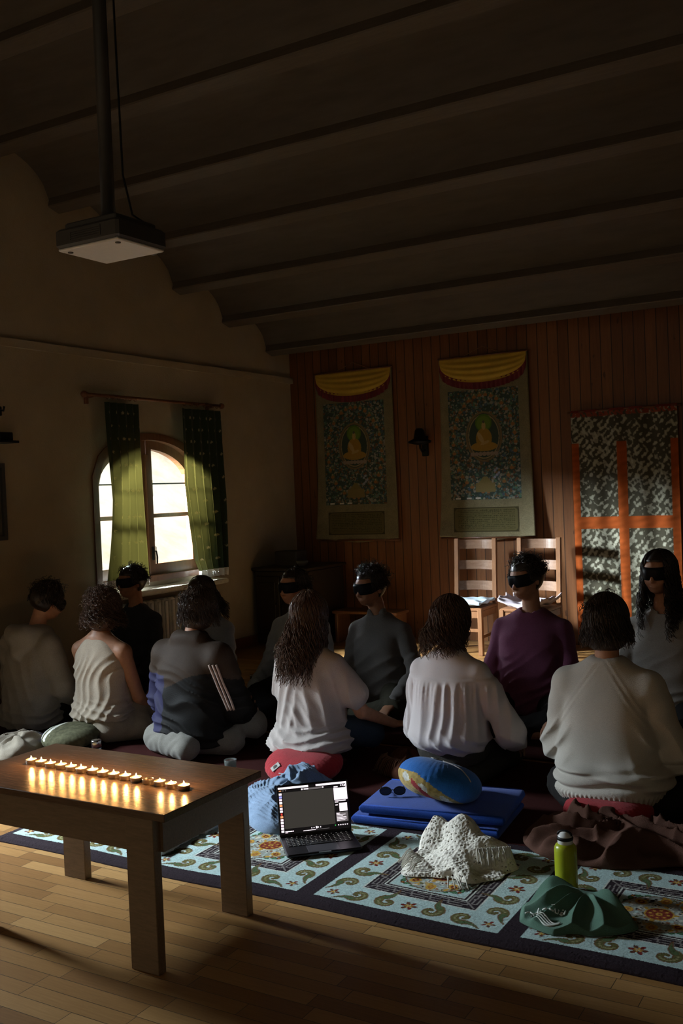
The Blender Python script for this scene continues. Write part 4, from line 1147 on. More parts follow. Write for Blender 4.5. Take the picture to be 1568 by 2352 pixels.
def make_hair(c, R, h, seed):
    """hair volume over the scalp plus individual locks"""
    r = np.random.default_rng(seed)
    grow = h.get('grow', .012); rad = np.array((.080, .100, .096)) + grow; cen = c + R @ np.array((0, -.016, .012))
    lo, hi = c - .34, c + .20; lo[2] -= h.get('len', 0)
    v = Vol(lo, hi, .0075)
    v.ell(cen, rad, 0, R)
    if h.get('bulk'):
        for p, rr in h['bulk']: v.ell(c + np.array(p), rr, .03)
    w = wav(seed, 6, h.get('lump', 9)); v.displace(lambda X, Y, Z: h.get('lamp', .004) * w(X, Y, Z))
    def face(X, Y, Z):
        x, y, z = X - c[0], Y - c[1], Z - c[2]
        a = R[0, 0] * x + R[1, 0] * y + R[2, 0] * z; b = R[0, 1] * x + R[1, 1] * y + R[2, 1] * z; d = R[0, 2] * x + R[1, 2] * y + R[2, 2] * z
        front = np.maximum(-(b - .040 - .25 * np.maximum(np.abs(a) - .05, 0)), d - h.get('line', .058))
        low = np.maximum(-(b - h.get('ear', -.012)), d + .022) if not h.get('cover') else front
        return np.minimum(front, low)
    v.sub(face)
    if not h.get('bulk'): v.sub(lambda X, Y, Z: (Z - (c[2] - h.get('nape', .085))) + 0 * X + 0 * Y)
    parts = [me_arrays(v.mesh(1))]
    n = h.get('n', 260); m = h.get('m', 18); az = r.uniform(-1, 1, n) * h.get('spread', 2.2) - PI / 2; th0 = np.abs(r.normal(0, .5, n)); L = h.get('drop', .05) * r.uniform(.55, 1.12, n)
    the = h.get('theta', 1.75) * r.uniform(.9, 1.08, n); t = np.linspace(0, 1, m)
    frac = np.clip(.12 / (.12 + L), .12, .75)
    P = np.zeros((n, m, 3)); jit = r.uniform(.99, 1.04, n)
    for i in range(n):
        a = np.clip(t / frac[i], 0, 1); b = np.clip((t - frac[i]) / (1 - frac[i]), 0, 1)
        th = th0[i] + (the[i] - th0[i]) * a
        loc = np.stack([rad[0] * np.sin(th) * np.cos(az[i]), rad[1] * np.sin(th) * np.sin(az[i]), rad[2] * np.cos(th)], 1) * jit[i]
        p = cen + loc @ R.T
        out = np.array([math.cos(az[i]), math.sin(az[i]), 0]); out = R @ out; out[2] = 0
        gx, gy = h.get('gather', (0, 0)); bl = b ** 1.3
        p[:, 2] -= L[i] * b
        p[:, 0] += out[0] * h.get('flare', .02) * bl + gx * bl; p[:, 1] += out[1] * h.get('flare', .02) * bl + gy * bl
        if h.get('narrow'):
            tx = cen[0] + gx + (p[:, 0] - cen[0] - gx * bl) * (1 - h['narrow']); p[:, 0] = p[:, 0] * (1 - bl) + (tx) * bl
        am = h.get('wave', .004) * (.25 + t * 1.2); f = h.get('freq', 2.5) * r.uniform(.8, 1.25); ph = r.uniform(0, 6.28)
        sd = np.array([-out[1], out[0], 0])
        p += am[:, None] * (np.sin(2 * PI * f * t + ph)[:, None] * sd + np.cos(2 * PI * f * t + ph)[:, None] * out * .8)
        p += r.normal(0, h.get('frizz', .001), (m, 3)) * t[:, None]
        P[i] = p
    parts.append(strand_mesh(P, h.get('r', .0030), h.get('r', .0030) * .45))
    if h.get('curls'):
        nc = h['curls']; m2 = 26; P = np.zeros((nc, m2, 3)); tt = np.linspace(0, 1, m2)
        for i in range(nc):
            a2, e2 = r.uniform(-PI, PI), np.arccos(r.uniform(h.get('cmin', -.1), 1))
            d = np.array((math.sin(e2) * math.cos(a2), math.sin(e2) * math.sin(a2), math.cos(e2)))
            if d[1] > .35 and d[2] < .62: d[1] *= -1
            q = cen + R @ (rad * d); dn = R @ d
            dirv = dn * r.uniform(.5, 1.1) + r.normal(0, .5, 3) + np.array((0, 0, h.get('cdir', -.1))); dirv /= np.linalg.norm(dirv)
            s1 = np.cross(dirv, (.2, .3, .9)); s1 /= np.linalg.norm(s1); s2 = np.cross(dirv, s1); ln = r.uniform(.025, h.get('clen', .06)); cr = r.uniform(.006, .012)
            P[i] = q + tt[:, None] * ln * dirv + cr * (np.cos(tt * 9 + i)[:, None] * s1 + np.sin(tt * 9 + i)[:, None] * s2)
        parts.append(strand_mesh(P, .0026, .0012))
    return join_np(parts)

def make_mask(c, R, back=.0, hgt=.036, rx=.086, fr=.110, bk=.118, drop=0.0):
    n = 64; V = []; Q = []
    for i in range(n):
        a = 2 * PI * i / n; s, co = math.sin(a), math.cos(a)
        f = max(0, co); hh = .010 + (hgt - .010) * min(1, max(0, (co + .25) / .8)) ** .8
        y = co * (fr if co > 0 else bk); x = s * rx
        up, dn = hh * .95, hh * (1.05 - .35 * math.exp(-(s / .12) ** 2) * (co > 0))
        zc_ = .004 - .004 * f - drop * (co < 0) * -co
        bul = .010 * math.exp(-((abs(s) - .42) / .25) ** 2) * (co > 0)
        for dz, ex in ((-dn, 0), (-dn * .5, bul), (up * .5, bul), (up, 0), (up, -.006), (-dn, -.006)):
            k = 1 + ex / .1; V.append(c + R @ np.array((x * k, y * k, zc_ + dz)))
    for i in range(n):
        for k in range(6): Q.append((i * 6 + k, i * 6 + (k + 1) % 6, ((i + 1) % n) * 6 + (k + 1) % 6, ((i + 1) % n) * 6 + k))
    return mesh_np(np.array(V), np.array(Q))

TORSO = [(.11, 0, 0, .150, .120), (.19, 0, 0, .165, .118), (.30, 0, 0, .148, .108), (.40, 0, .008, .148, .108), (.50, 0, .008, .165, .112), (.565, 0, 0, .160, .092), (.625, 0, -.008, .095, .068), (.67, 0, -.008, .058, .058)]
def person(label, loc, face, sp):
    k = sp.get('k', 1.0); dz = sp.get('dz', 0.0)
    root = thing('person', label, 'person', (loc[0], loc[1], .012), face, 'people seated in the front row' if face == 0 else 'people seated in the back row')
    hc = np.array(sp['head'], float); R = rot_head(*sp.get('hrot', (0, 0, 0)))
    A = sp['arms']; legs = sp.get('legs', 'cross'); seat = sp.get('seat', .12)
    if legs == 'cross':
        LG = [[(s * .09, .03, seat + .07), (s * sp.get('kx', .23), sp.get('ky', .27), seat + .02), (-s * .05, .36, .075), (-s * .16, .33, .065)] for s in (-1, 1)]
    else:
        LG = [[(s * .09, .02, seat + .09), (s * .14, .40, .085), (s * .11, -.02, .060), (s * .11, -.16, .045)] for s in (-1, 1)]
    T = [(z * k + dz, a, b, rx * sp.get('wx', 1), ry) for z, a, b, rx, ry in TORSO]
    T = [(z, a + sp.get('lean', 0) * max(0, z - .2), b + sp.get('leany', 0) * max(0, z - .2), rx, ry) for z, a, b, rx, ry in T]
    T[0] = (seat,) + T[0][1:]
    v = Vol((-.58, -.34, 0.0), (.58, .66, hc[2] + .16), .0075)
    v.prof(T, .02)
    neck = T[-1]
    v.cap((neck[1], neck[2], neck[0] - .05), hc + R @ np.array((0, -.022, -.055)), .056, .050, .025)
    for s, a in A.items():
        sh, el, wr = a[:3]; n_ = T[-2]
        v.cap((n_[1] + (.05 if s == 'R' else -.05), n_[2], n_[0] + .005), sh, .045, .050, .03); v.cap(sh, el, .048, .038, .025); v.cap(el, wr, .037, .025, .015)
        d = a[3] if len(a) > 3 else (np.array(wr) - np.array(el)); add_hand(v, wr, d, (0, 0, 1), (-1 if s == 'R' else 1))
    for g in LG:
        v.cap(g[0], g[1], .082, .058, .03); v.cap(g[1], g[2], .055, .040, .02); v.cap(g[2], g[3], .038, .026, .02)
    add_head(v, hc, R, sp.get('hk', 1.0))
    obj('body', v.mesh(1), sp.get('skin', M['skin']), root)
    # trousers
    v = Vol((-.56, -.34, 0.0), (.56, .56, .50), .0085)
    v.prof([(seat - .012, 0, 0, .150 * sp.get('wx', 1) + .012, .132), (seat + .05, 0, 0, .165 * sp.get('wx', 1) + .012, .132), (seat + .15, 0, 0, .156 * sp.get('wx', 1) + .010, .119)], .03)
    for g in LG:
        v.cap(g[0], g[1], .088, .074, .04); v.cap(g[1], g[2], .072, .056, .03)
    for e in sp.get('leg_extra', []): v.cap(*e, .03)
    w = wav(int(loc[0] * 100) % 97 + 3, 7, 5); v.displace(lambda X, Y, Z: .006 * ridge(w(X, Y, Z) * 7))
    obj(sp.get('lname', 'trousers'), v.mesh(2), sp.get('lmat', M['dark_cloth']), root)
    # top garment
    tp = sp['top']; hv = tp.get('h', .007)
    v = Vol((-.50, -.34, max(0, tp['tab'][0][0] - .04)), (.54, .48, .80), hv)
    v.prof(tp['tab'], .02, tp.get('ex', 2.5))
    nb = sp['top']['tab'][-1]
    for s, a in A.items():
        sh, el, wr = [np.array(q, float) for q in a[:3]]; kind = tp.get('sleeve', 'long'); r3 = tp.get('r', (.060, .052, .040)); n_ = tp['tab'][-2]
        sg = 1 if s == 'R' else -1
        if kind == 'none': continue
        v.cap((n_[1] + sg * .05, n_[2], n_[0] - .005), sh, .055, r3[0], .04)
        if kind == 'short':
            e2 = sh + (el - sh) * tp.get('slen', .62) + np.array(tp.get('soff', (0, 0, 0))) * np.array((sg, 1, 1)); v.cap(sh, e2, r3[0], r3[1], .012)
        else:
            wob = lambda t, X, Y, Z: tp.get('creases', .004) * np.sin(t * 22 + 40 * Z)
            v.cap(sh, el, r3[0], r3[1], .012, wob); w2 = wr - (wr - el) * .06; v.cap(el, w2, r3[1], r3[2], .02, wob)
            if tp.get('cuff'): v.cap(w2 - (wr - el) * .16, w2, tp['cuff'], tp['cuff'] * .9, .01)
    for e in tp.get('extra', []): v.cap(*e[:4], e[4] if len(e) > 4 else .03)
    if tp.get('fold'): v.displace(tp['fold'])
    # neckline: open the garment around the neck
    nz = nb[0]
    v.sub(lambda X, Y, Z: np.maximum(np.sqrt((X - nb[1]) ** 2 + (Y - nb[2] - .01) ** 2) - tp.get('nr', .056), nz - tp.get('nd', .03) - Z))
    me = v.mesh(tp.get('sm', 1))
    mats = tp['mat'] if isinstance(tp['mat'], list) else [tp['mat']]
    o = obj(tp['name'], me, mats[0], root)
    for m_ in mats[1:]: me.materials.append(m_)
    if tp.get('mfn'):
        n = len(me.polygons); ce = np.zeros(n * 3); me.polygons.foreach_get('center', ce); me.polygons.foreach_set('material_index', tp['mfn'](ce.reshape(-1, 3)).astype(np.int32))
    if sp.get('hair'):
        obj('hair', make_hair(hc, R, sp['hair'], sp.get('seed', 3)), sp.get('hmat', M['hair_dark']), root)
    if sp.get('mask', True):
        b = obj('blindfold', make_mask(hc, R, **sp.get('maskp', {})), M['mask'], root)
    return root, o

def cloth_noise(seed, f=4): return wav(seed, 7, f)

# ---- front row, seen from behind, from left to right
_n1 = cloth_noise(51, 3)
p1, _ = person('person in a grey hooded sweatshirt sitting leftmost in the front row, head bowed', (-5.06, 4.50), 0, dict(
    head=(.06, .13, .845), hrot=(-12, -26, 6), arms={'R': ((.175, .01, .565), (.235, .05, .29), (.20, .24, .15)), 'L': ((-.175, .01, .565), (-.235, .05, .29), (-.20, .24, .15))}, leany=.12, kx=.21,
    top=dict(name='hooded_sweatshirt', mat=fabric('grey_fleece', (.25, .24, .225)), tab=[(.05, 0, -.01, .19, .155), (.12, 0, -.01, .205, .16), (.22, 0, 0, .195, .15), (.36, 0, .01, .185, .14), (.50, 0, .03, .19, .135), (.575, 0, .035, .175, .11), (.635, 0, .04, .11, .085), (.69, 0, .05, .072, .07)], r=(.078, .070, .055),
             extra=[((-.11, .05, .635), (-.06, -.07, .645), .05, .055), ((-.06, -.07, .645), (.06, -.07, .645), .055, .055), ((.06, -.07, .645), (.11, .05, .635), .055, .05), ((0, -.09, .62), (0, -.10, .53), .065, .03), ((-.08, -.06, .60), (0, -.11, .52), .04, .03), ((.08, -.06, .60), (0, -.11, .52), .04, .03)],
             fold=lambda X, Y, Z: .013 * ridge(Z * 60 + 3 * _n1(X, Y, Z)) * sstep(.28, .10, Z) + .009 * ridge(X * 30 + Z * 18 + 3 * _n1(X, Y, Z)) * sstep(.62, .4, Z)),
    lmat=M['dark_cloth'], hmat=M['hair_dark'], seed=101, hair=dict(grow=.016, n=200, drop=.035, wave=.004, curls=90, clen=.05, bulk=[((0, -.09, .01), (.055, .05, .05))])))
_n2 = cloth_noise(52, 3)
p2, _ = person('person with short curly hair in a cream sleeveless top, seated in the front row', (-4.42, 4.50), 0, dict(
    head=(.01, .035, .825), hrot=(0, -6, 0), arms={'R': ((.180, .0, .555), (.225, .07, .27), (.20, .27, .16)), 'L': ((-.180, .0, .555), (-.225, .07, .28), (-.20, .27, .16))},
    top=dict(name='sleeveless_top', sleeve='none', mat=fabric('cream_jersey', (.40, .345, .275)), tab=[(.15, 0, -.01, .200, .150), (.20, 0, -.005, .202, .150), (.24, 0, 0, .187, .138), (.36, 0, .005, .182, .130), (.48, 0, .005, .188, .128), (.555, 0, 0, .172, .105), (.610, 0, -.005, .125, .082), (.655, 0, 0, .068, .066)], nr=.052,
             fold=lambda X, Y, Z: .014 * ridge(Z * 72 + X * 12 + 3 * _n2(X, Y, Z)) * sstep(.32, .18, Z) + .009 * ridge(X * 48 - Z * 22 + 4 * _n2(X, Y, Z)) * sstep(.62, .44, Z) * (Y < 0)),
    lmat=M['beige'], lname='loose_trousers', leg_extra=[((.09, -.05, .10), (.20, .10, .09), .095, .09), ((-.09, -.05, .10), (-.18, .10, .09), .095, .085)], hmat=M['hair_brown'], skin=M['skin2'], seed=102,
    hair=dict(grow=.018, cover=True, n=320, drop=.115, wave=.013, freq=4.2, flare=.035, spread=2.4, frizz=.0015, curls=150, clen=.05, bulk=[((0, -.03, -.08), (.098, .092, .075))])))
_n3 = cloth_noise(53, 3)
def p3mat(c):
    m = np.zeros(len(c), dtype=int); x, y, z = c.T
    m[z < .43 + .05 * np.sin(x * 9)] = 1
    m[(x < -.10) & (z < .46) & (y < .10)] = 2
    return m
p3, jk = person('person in a dark track jacket with three pale sleeve stripes, in the front row', (-3.70, 4.50), 0, dict(
    head=(.035, .05, .835), hrot=(-8, -10, 2), arms={'R': ((.20, -.01, .56), (.285, .03, .28), (.20, .26, .16)), 'L': ((-.20, .0, .56), (-.28, .05, .29), (-.22, .26, .16))},
    top=dict(name='track_jacket', mat=[fabric('jacket_brown', (.045, .032, .024), rough=.6), fabric('jacket_black', (.012, .012, .012), rough=.6), fabric('jacket_violet', (.032, .032, .075), rough=.6)], mfn=p3mat,
             tab=[(.055, 0, -.01, .225, .175), (.13, 0, -.01, .245, .185), (.25, 0, -.005, .235, .170), (.38, 0, 0, .225, .155), (.50, 0, 0, .215, .145), (.575, 0, 0, .190, .115), (.635, 0, 0, .115, .085), (.705, 0, .005, .082, .080)], r=(.088, .082, .060),
             fold=lambda X, Y, Z: .016 * ridge(Z * 42 + X * 14 + 4 * _n3(X, Y, Z)) * sstep(.62, .3, Z), extra=[((-.075, -.03, .665), (.075, -.03, .665), .045, .045)]),
    lmat=M['grey_trouser'], kx=.29, ky=.18, leg_extra=[((-.20, -.10, .085), (.10, -.20, .075), .085, .070), ((.02, -.12, .10), (.24, .02, .08), .085, .08)], hmat=M['hair_mid'], seed=103, maskp=dict(),
    hair=dict(grow=.018, cover=True, n=420, drop=.085, wave=.006, flare=.015, spread=2.4, frizz=.003, bulk=[((0, -.03, -.06), (.094, .085, .07))], curls=40, clen=.04)))
M['stripe'] = fabric('stripe_pale', (.36, .27, .23), 300)
for i in range(3):
    o_ = (i - 1) * .030
    surf_line(jk, [(.235 + o_ + .10 * t, -.13 + .02 * t, .53 - .26 * t) for t in np.linspace(0, 1, 14)], .0070, M['stripe'], 'sleeve_stripe', .9, 8)['label'] = 'pale stripe along the sleeve'

_n4 = cloth_noise(54, 2.6)
def f4(X, Y, Z):
    low = sstep(.30, .20, Z); b = (Y < .03)
    a = .018 * (ridge(Z * 68 + 2.2 * np.sin(X * 9 + 1) + 3.4 * _n4(X, Y, Z)) - .3) * low
    up = .012 * ridge(X * 46 + 9 * (Z - .35) * np.sign(X + .02) + 3 * _n4(X, Y, Z * .5)) * sstep(.60, .45, Z) * (1 - low * .7)
    dg = .011 * ridge((X * .8 + Z) * 52 + 3 * _n4(X, Y, Z)) * np.exp(-((X - .0) / .09) ** 2 - ((Z - .30) / .09) ** 2)
    return (a + up + dg) * b + (a + .5 * up) * (1 - b)
p4, _ = person('person with long wavy brown hair in a pale loose T-shirt on a red cushion', (-2.865, 4.47), 0, dict(
    head=(-.005, .03, .835), hrot=(4, -3, 0), arms={'R': ((.150, -.005, .560), (.268, .07, .310), (.34, .30, .20), (.5, .8, -.15)), 'L': ((-.150, .0, .560), (-.185, .09, .30), (-.20, .30, .17))}, seat=.14,
    top=dict(name='t_shirt', sleeve='short', slen=.60, mat=fabric('pale_jersey', (.44, .395, .375), vary=.1), tab=[(.105, .005, -.045, .205, .150), (.145, .005, -.045, .235, .172), (.185, .005, -.035, .222, .165), (.235, 0, -.015, .188, .142), (.34, 0, 0, .186, .138), (.46, 0, .005, .188, .134), (.555, 0, 0, .165, .108), (.615, 0, -.005, .105, .080), (.665, 0, 0, .074, .07)], r=(.066, .080), soff=(.020, .0, .0), fold=f4, h=.007),
    lmat=M['jeans'], hmat=M['hair_brown'], seed=104, ky=.22,
    hair=dict(grow=.013, cover=True, n=620, m=26, drop=.325, wave=.013, freq=2.4, flare=.028, spread=2.0, gather=(-.030, -.055), frizz=.002, r=.0036, len=.36, bulk=[((0, -.045, -.08), (.080, .075, .10)), ((-.015, -.095, -.18), (.075, .040, .13)), ((-.03, -.125, -.27), (.055, .025, .09))])))
_n5 = cloth_noise(55, 2.5)
def f5(X, Y, Z):
    b = (Y < .04)
    g = .013 * (ridge(X * 60 + 7 * _n5(X * 1.2, Y, Z * .30)) + .6 * ridge(X * 118 + 5 * _n5(X * 2 + 1, Y, Z * .5)) * sstep(.36, .53, Z) - .35) * sstep(.545, .50, Z) * sstep(.20, .32, Z) * (.6 + .4 * sstep(.14, .05, np.abs(X)))
    st = .006 * sstep(.552, .540, Z)
    lo = .014 * ridge(X * 26 + Z * 40 + 3 * _n5(X, Y, Z)) * sstep(.33, .22, Z)
    return (g + st + lo) * b + .004 * ridge(X * 12 + Z * 20 + 3 * _n5(X, Y, Z)) * (1 - b)
p5, _ = person('person with shoulder-length hair in a white gathered blouse, behind the blue cushion', (-2.05, 4.48), 0, dict(
    head=(.01, .03, .828), hrot=(-4, -8, 0), legs='kneel', seat=.14, arms={'R': ((.150, -.005, .565), (.300, .03, .285), (.24, .25, .17)), 'L': ((-.148, .0, .565), (-.198, .03, .28), (-.18, .25, .17))},
    top=dict(name='blouse', mat=fabric('white_cotton', (.56, .515, .52), 320, .06, .0006), tab=[(.195, 0, -.02, .165, .125), (.225, 0, -.025, .185, .160), (.265, 0, -.02, .192, .165), (.36, 0, -.005, .182, .148), (.47, 0, .0, .178, .136), (.560, 0, 0, .165, .112), (.620, 0, -.005, .105, .080), (.690, 0, .005, .066, .066)], r=(.064, .066, .056), fold=f5, h=.006, cuff=.050,
             extra=[((-.055, .03, .675), (0, -.055, .668), .020, .022, .01), ((0, -.055, .668), (.055, .03, .675), .022, .020, .01), ((0, -.058, .665), (.085, -.02, .640), .016, .014, .01), ((0, -.058, .665), (-.085, -.02, .640), .016, .014, .01)], nd=.02, nr=.05),
    lmat=fabric('charcoal_trousers', (.050, .046, .040)), hmat=M['hair_brown'], seed=105, maskp=dict(rx=.093, bk=.127),
    hair=dict(grow=.012, cover=True, n=420, m=22, drop=.165, wave=.013, freq=2.6, flare=.03, spread=2.0, gather=(-.035, -.015), narrow=.15, frizz=.0016, len=.1, bulk=[((-.005, -.045, -.075), (.082, .065, .07))])))
_n6 = cloth_noise(56, 2)
def f6(X, Y, Z):
    b = sstep(.08, -.02, Y)
    rib = .0036 * np.sin(np.arctan2(Y, X) * 74) * sstep(.150, .138, Z)
    rl = .0013 * np.sin((np.abs(X) * .82 - (.64 - Z) * .58) * 270) * np.exp(-((np.abs(X) * .82 - (.655 - Z) * .58 - .03) / .025) ** 4) * sstep(.36, .42, Z)
    f1 = .040 * np.exp(-((Z - .205 - .03 * np.sin(X * 7 + 2)) / .020) ** 2) * sstep(-.25, -.05, X) + .034 * np.exp(-((Z - .255 + .10 * (X - .05)) / .022) ** 2) * sstep(-.02, .12, X) - .022 * np.exp(-((Z - .175 - .02 * np.sin(X * 9)) / .014) ** 2) - .020 * np.exp(-((Z - .232 - .02 * np.sin(X * 6)) / .013) ** 2)
    sd = .016 * ridge((np.abs(X) * 1.0 + Z * .7) * 36 + 2 * _n6(X, Y, Z)) * sstep(.10, .2, np.abs(X)) * sstep(.48, .36, Z) * sstep(.2, .28, Z)
    return rib + rl + (f1 + sd) * b
p6, _ = person('person with a dark bob in a bulky cream knitted sweater, rightmost of the front row', (-1.225, 4.36), 0, dict(
    head=(0, .02, .865), hrot=(4, -4, 0), wx=1.1, arms={'R': ((.175, -.005, .570), (.270, .02, .29), (.22, .26, .17)), 'L': ((-.175, -.005, .570), (-.232, .0, .285), (-.19, .24, .17))},
    top=dict(name='knitted_sweater', mat=fabric('cream_wool', (.50, .47, .42), 380, .16, .0022), h=.0052, sm=1, tab=[(.085, .01, -.05, .205, .165), (.115, .01, -.05, .228, .185), (.150, .01, -.045, .252, .205), (.21, .01, -.03, .250, .200), (.30, 0, -.01, .218, .172), (.42, 0, 0, .208, .158), (.52, 0, 0, .198, .142), (.580, 0, 0, .172, .116), (.645, 0, -.005, .112, .086), (.705, 0, 0, .078, .075)], r=(.080, .072, .056), fold=f6),
    lmat=M['dark_cloth'], hmat=M['hair_mid'], seed=106, maskp=dict(rx=.098, bk=.130), leg_extra=[((.08, -.12, .10), (.26, .05, .10), .10, .10), ((-.08, -.12, .10), (-.22, .05, .10), .10, .09)],
    hair=dict(grow=.014, cover=True, n=430, m=20, drop=.095, wave=.006, freq=1.6, flare=.02, spread=2.3, frizz=.0014, bulk=[((0, -.025, -.065), (.097, .095, .075))], curls=25, clen=.04)))

# ---- back row, facing the camera side
def plain_top(name, mat, seed, tab=None, **kw):
    n_ = cloth_noise(seed, 3)
    tab = tab or [(.10, 0, 0, .18, .145), (.20, 0, 0, .195, .150), (.32, 0, .005, .18, .135), (.44, 0, .01, .172, .128), (.52, 0, .008, .172, .120), (.570, 0, 0, .158, .102), (.630, 0, -.005, .100, .076), (.685, 0, 0, .070, .068)]
    d = dict(name=name, mat=mat, tab=tab, fold=lambda X, Y, Z: .010 * ridge(Z * 36 + X * 24 + 4 * n_(X, Y, Z)) * sstep(.62, .3, Z)); d.update(kw); return d
def armset(x=.165, ex=.225, ez=.29, ey=.06, wx=.22, wy=.30, wz=.17, sz=.57):
    return {'R': ((x, 0, sz), (ex, ey, ez), (wx, wy, wz)), 'L': ((-x, 0, sz), (-ex, ey, ez), (-wx, wy, wz))}
person('person with short dark hair in a dark shirt seated in front of the left curtain', (-5.20, 5.68), PI, dict(
    head=(.02, .02, .865), hrot=(-14, -4, 0), arms=armset(.175, .235), wx=1.08, skin=M['skin2'], top=plain_top('dark_shirt', fabric('navy_shirt', (.040, .045, .055)), 61, extra=[((-.06, .02, .675), (0, -.05, .68), .022, .022, .01), ((0, -.05, .68), (.06, .02, .675), .022, .022, .01)]),
    hmat=M['hair_dark'], seed=111, hair=dict(grow=.014, n=160, drop=.01, theta=1.5, curls=130, clen=.05, cdir=.3, line=.05)))
person('person with long dark hair in a pale blue shirt, half hidden behind the track jacket', (-4.50, 5.66), PI, dict(
    head=(.04, .02, .79), hrot=(-6, -10, 0), dz=-.05, arms=armset(sz=.53), top=plain_top('pale_shirt', fabric('pale_blue_shirt', (.30, .32, .36)), 62, tab=[(.08, 0, 0, .18, .145), (.18, 0, 0, .19, .145), (.30, 0, .005, .175, .13), (.42, 0, .01, .18, .13), (.49, 0, .008, .182, .122), (.535, 0, 0, .17, .102), (.590, 0, -.005, .105, .078), (.635, 0, 0, .068, .066)]),
    hmat=M['hair_mid'], seed=112, hair=dict(grow=.012, n=340, m=20, drop=.19, wave=.008, flare=.03, spread=2.0, gather=(-.06, -.02), frizz=.003, len=.1, bulk=[((-.02, -.06, -.09), (.08, .06, .09))])))
person('person in a blue-grey sweater and black eye mask, facing the long-haired person', (-3.68, 5.64), PI, dict(
    head=(.03, .02, .855), hrot=(-13, -3, 0), arms=armset(.165, .255, .27), kx=.20, ky=.27, top=plain_top('sweater', fabric('blue_grey_knit', (.27, .31, .35)), 63, extra=[((-.05, .03, .70), (0, -.045, .705), .022, .022, .01), ((0, -.045, .705), (.05, .03, .70), .022, .022, .01), ((-.05, .03, .70), (.05, .03, .69), .022, .022, .01)], nr=.045),
    hmat=M['hair_dark'], seed=113, hair=dict(grow=.010, n=260, drop=.03, theta=1.7, wave=.003, frizz=.002, curls=40, clen=.035, bulk=[((0, -.10, .04), (.05, .045, .045))])))
person('person in a charcoal long-sleeved top and black eye mask with curly topknot, back row', (-3.055, 5.62), PI, dict(
    head=(.045, .03, .865), hrot=(-18, -7, 0), arms={'R': ((.165, 0, .570), (.19, .10, .30), (.14, .34, .20)), 'L': ((-.165, 0, .570), (-.28, .05, .32), (-.23, .30, .18))}, skin=M['skin2'], top=plain_top('long_sleeved_top', fabric('charcoal_jersey', (.125, .118, .115)), 64, extra=[((-.045, .03, .70), (0, -.045, .705), .022, .022, .01), ((0, -.045, .705), (.045, .03, .70), .022, .022, .01), ((-.045, .03, .70), (.045, .03, .69), .022, .022, .01)], nr=.045),
    lmat=M['olive_trouser'], hmat=M['hair_dark'], seed=114, hair=dict(grow=.012, n=200, drop=.02, theta=1.6, curls=230, clen=.075, cmin=.2, cdir=.5, bulk=[((-.01, -.02, .10), (.065, .065, .045))])))
person('person in a maroon sweater and eye mask kneeling in front of the ladder-back chairs', (-2.035, 5.66), PI, dict(
    head=(.02, .03, .925), hrot=(-22, -8, 4), dz=.045, wx=1.08, arms=armset(.185, .26, .32, sz=.615), top=plain_top('maroon_sweater', fabric('maroon_knit', (.135, .040, .085)), 65, tab=[(.12, 0, 0, .20, .155), (.22, 0, 0, .215, .16), (.36, 0, .005, .20, .145), (.48, 0, .01, .20, .142), (.565, 0, .008, .205, .132), (.625, 0, 0, .19, .11), (.685, 0, -.005, .12, .085), (.735, 0, 0, .08, .075)], nr=.062),
    hmat=M['hair_dark'], seed=115, skin=M['skin'], hair=dict(grow=.014, n=160, drop=.01, theta=1.45, curls=260, clen=.06, cmin=.0, cdir=.35, line=.05, bulk=[((.0, -.02, .09), (.075, .08, .05))])))
person('person with long black curly hair in a grey top, at the right edge', (-1.27, 5.72), PI, dict(
    head=(.02, .03, .965), hrot=(-8, -4, 0), dz=.07, arms=armset(.17, .24, .34, sz=.635), top=plain_top('grey_top', fabric('grey_jersey', (.26, .245, .23)), 66, tab=[(.12, 0, 0, .18, .145), (.24, 0, 0, .19, .148), (.38, 0, .005, .175, .135), (.50, 0, .01, .18, .132), (.59, 0, .008, .182, .125), (.645, 0, 0, .172, .105), (.705, 0, -.005, .110, .080), (.755, 0, 0, .075, .07)], nr=.06),
    hmat=M['hair_dark'], seed=116, hair=dict(grow=.013, cover=True, n=520, m=24, drop=.34, wave=.014, freq=3.5, flare=.03, spread=2.45, frizz=.002, r=.0034, len=.3, bulk=[((0, -.05, -.10), (.085, .07, .10))])))
# ------------------------------------------------------------------ cushions, blankets and small things on the floor
def flat_rug(label, x0, x1, y0, y1):
    mb = MB().box(((x0 + x1) / 2, (y0 + y1) / 2, .006), (x1 - x0, y1 - y0, .011), bev=.004)
    tag(obj('rug', mb, M['maroon']), label, 'rug')
flat_rug('plain dark maroon rug under the front row of people', -5.55, -.45, 3.83, 5.02)
flat_rug('plain dark maroon rug under the back row of people', -5.60, -.60, 5.08, 6.12)

zr = zafu('red meditation cushion with a zip seam and pale label, under the long-haired person', (-2.80, 4.27, .090), (.16, .06, 0), .205, .072, [M['red']])
surf_tag(zr, (-.07, -.17, .05), (.05, .034), M['tag_cloth'], 1.2)
surf_line(zr, [(-.03 + .20 * t, -.19 + .03 * t, .03 - .02 * t) for t in np.linspace(0, 1, 22)], .0028, M['zip'], 'zip')
def bmat(c):
    m = np.zeros(len(c), dtype=int); x, y, z = c.T
    m[z > .03] = 1
    k = (z < np.minimum(.012, .012 - .45 * (x + .06))) & (y < .12); m[k] = 2
    m[k & (np.sin(x * 70 + 3) + np.sin(z * 90 + x * 30) > 1.0)] = 3
    m[k & (np.sin(x * 40 + z * 60) > .75) & (x > -.08)] = 4
    return m
zb = zafu('bright blue meditation cushion with ochre printed patch, tipped on the blue mats', (-1.865, 3.93, .206), (-.32, .16, .10), .188, .084, [M['blue2'], M['blue2'], M['ochre'], M['print_white'], M['red']], bmat)
surf_tag(zb, (-.02, -.04, .09), (.045, .034), M['tag_cloth'], .4)
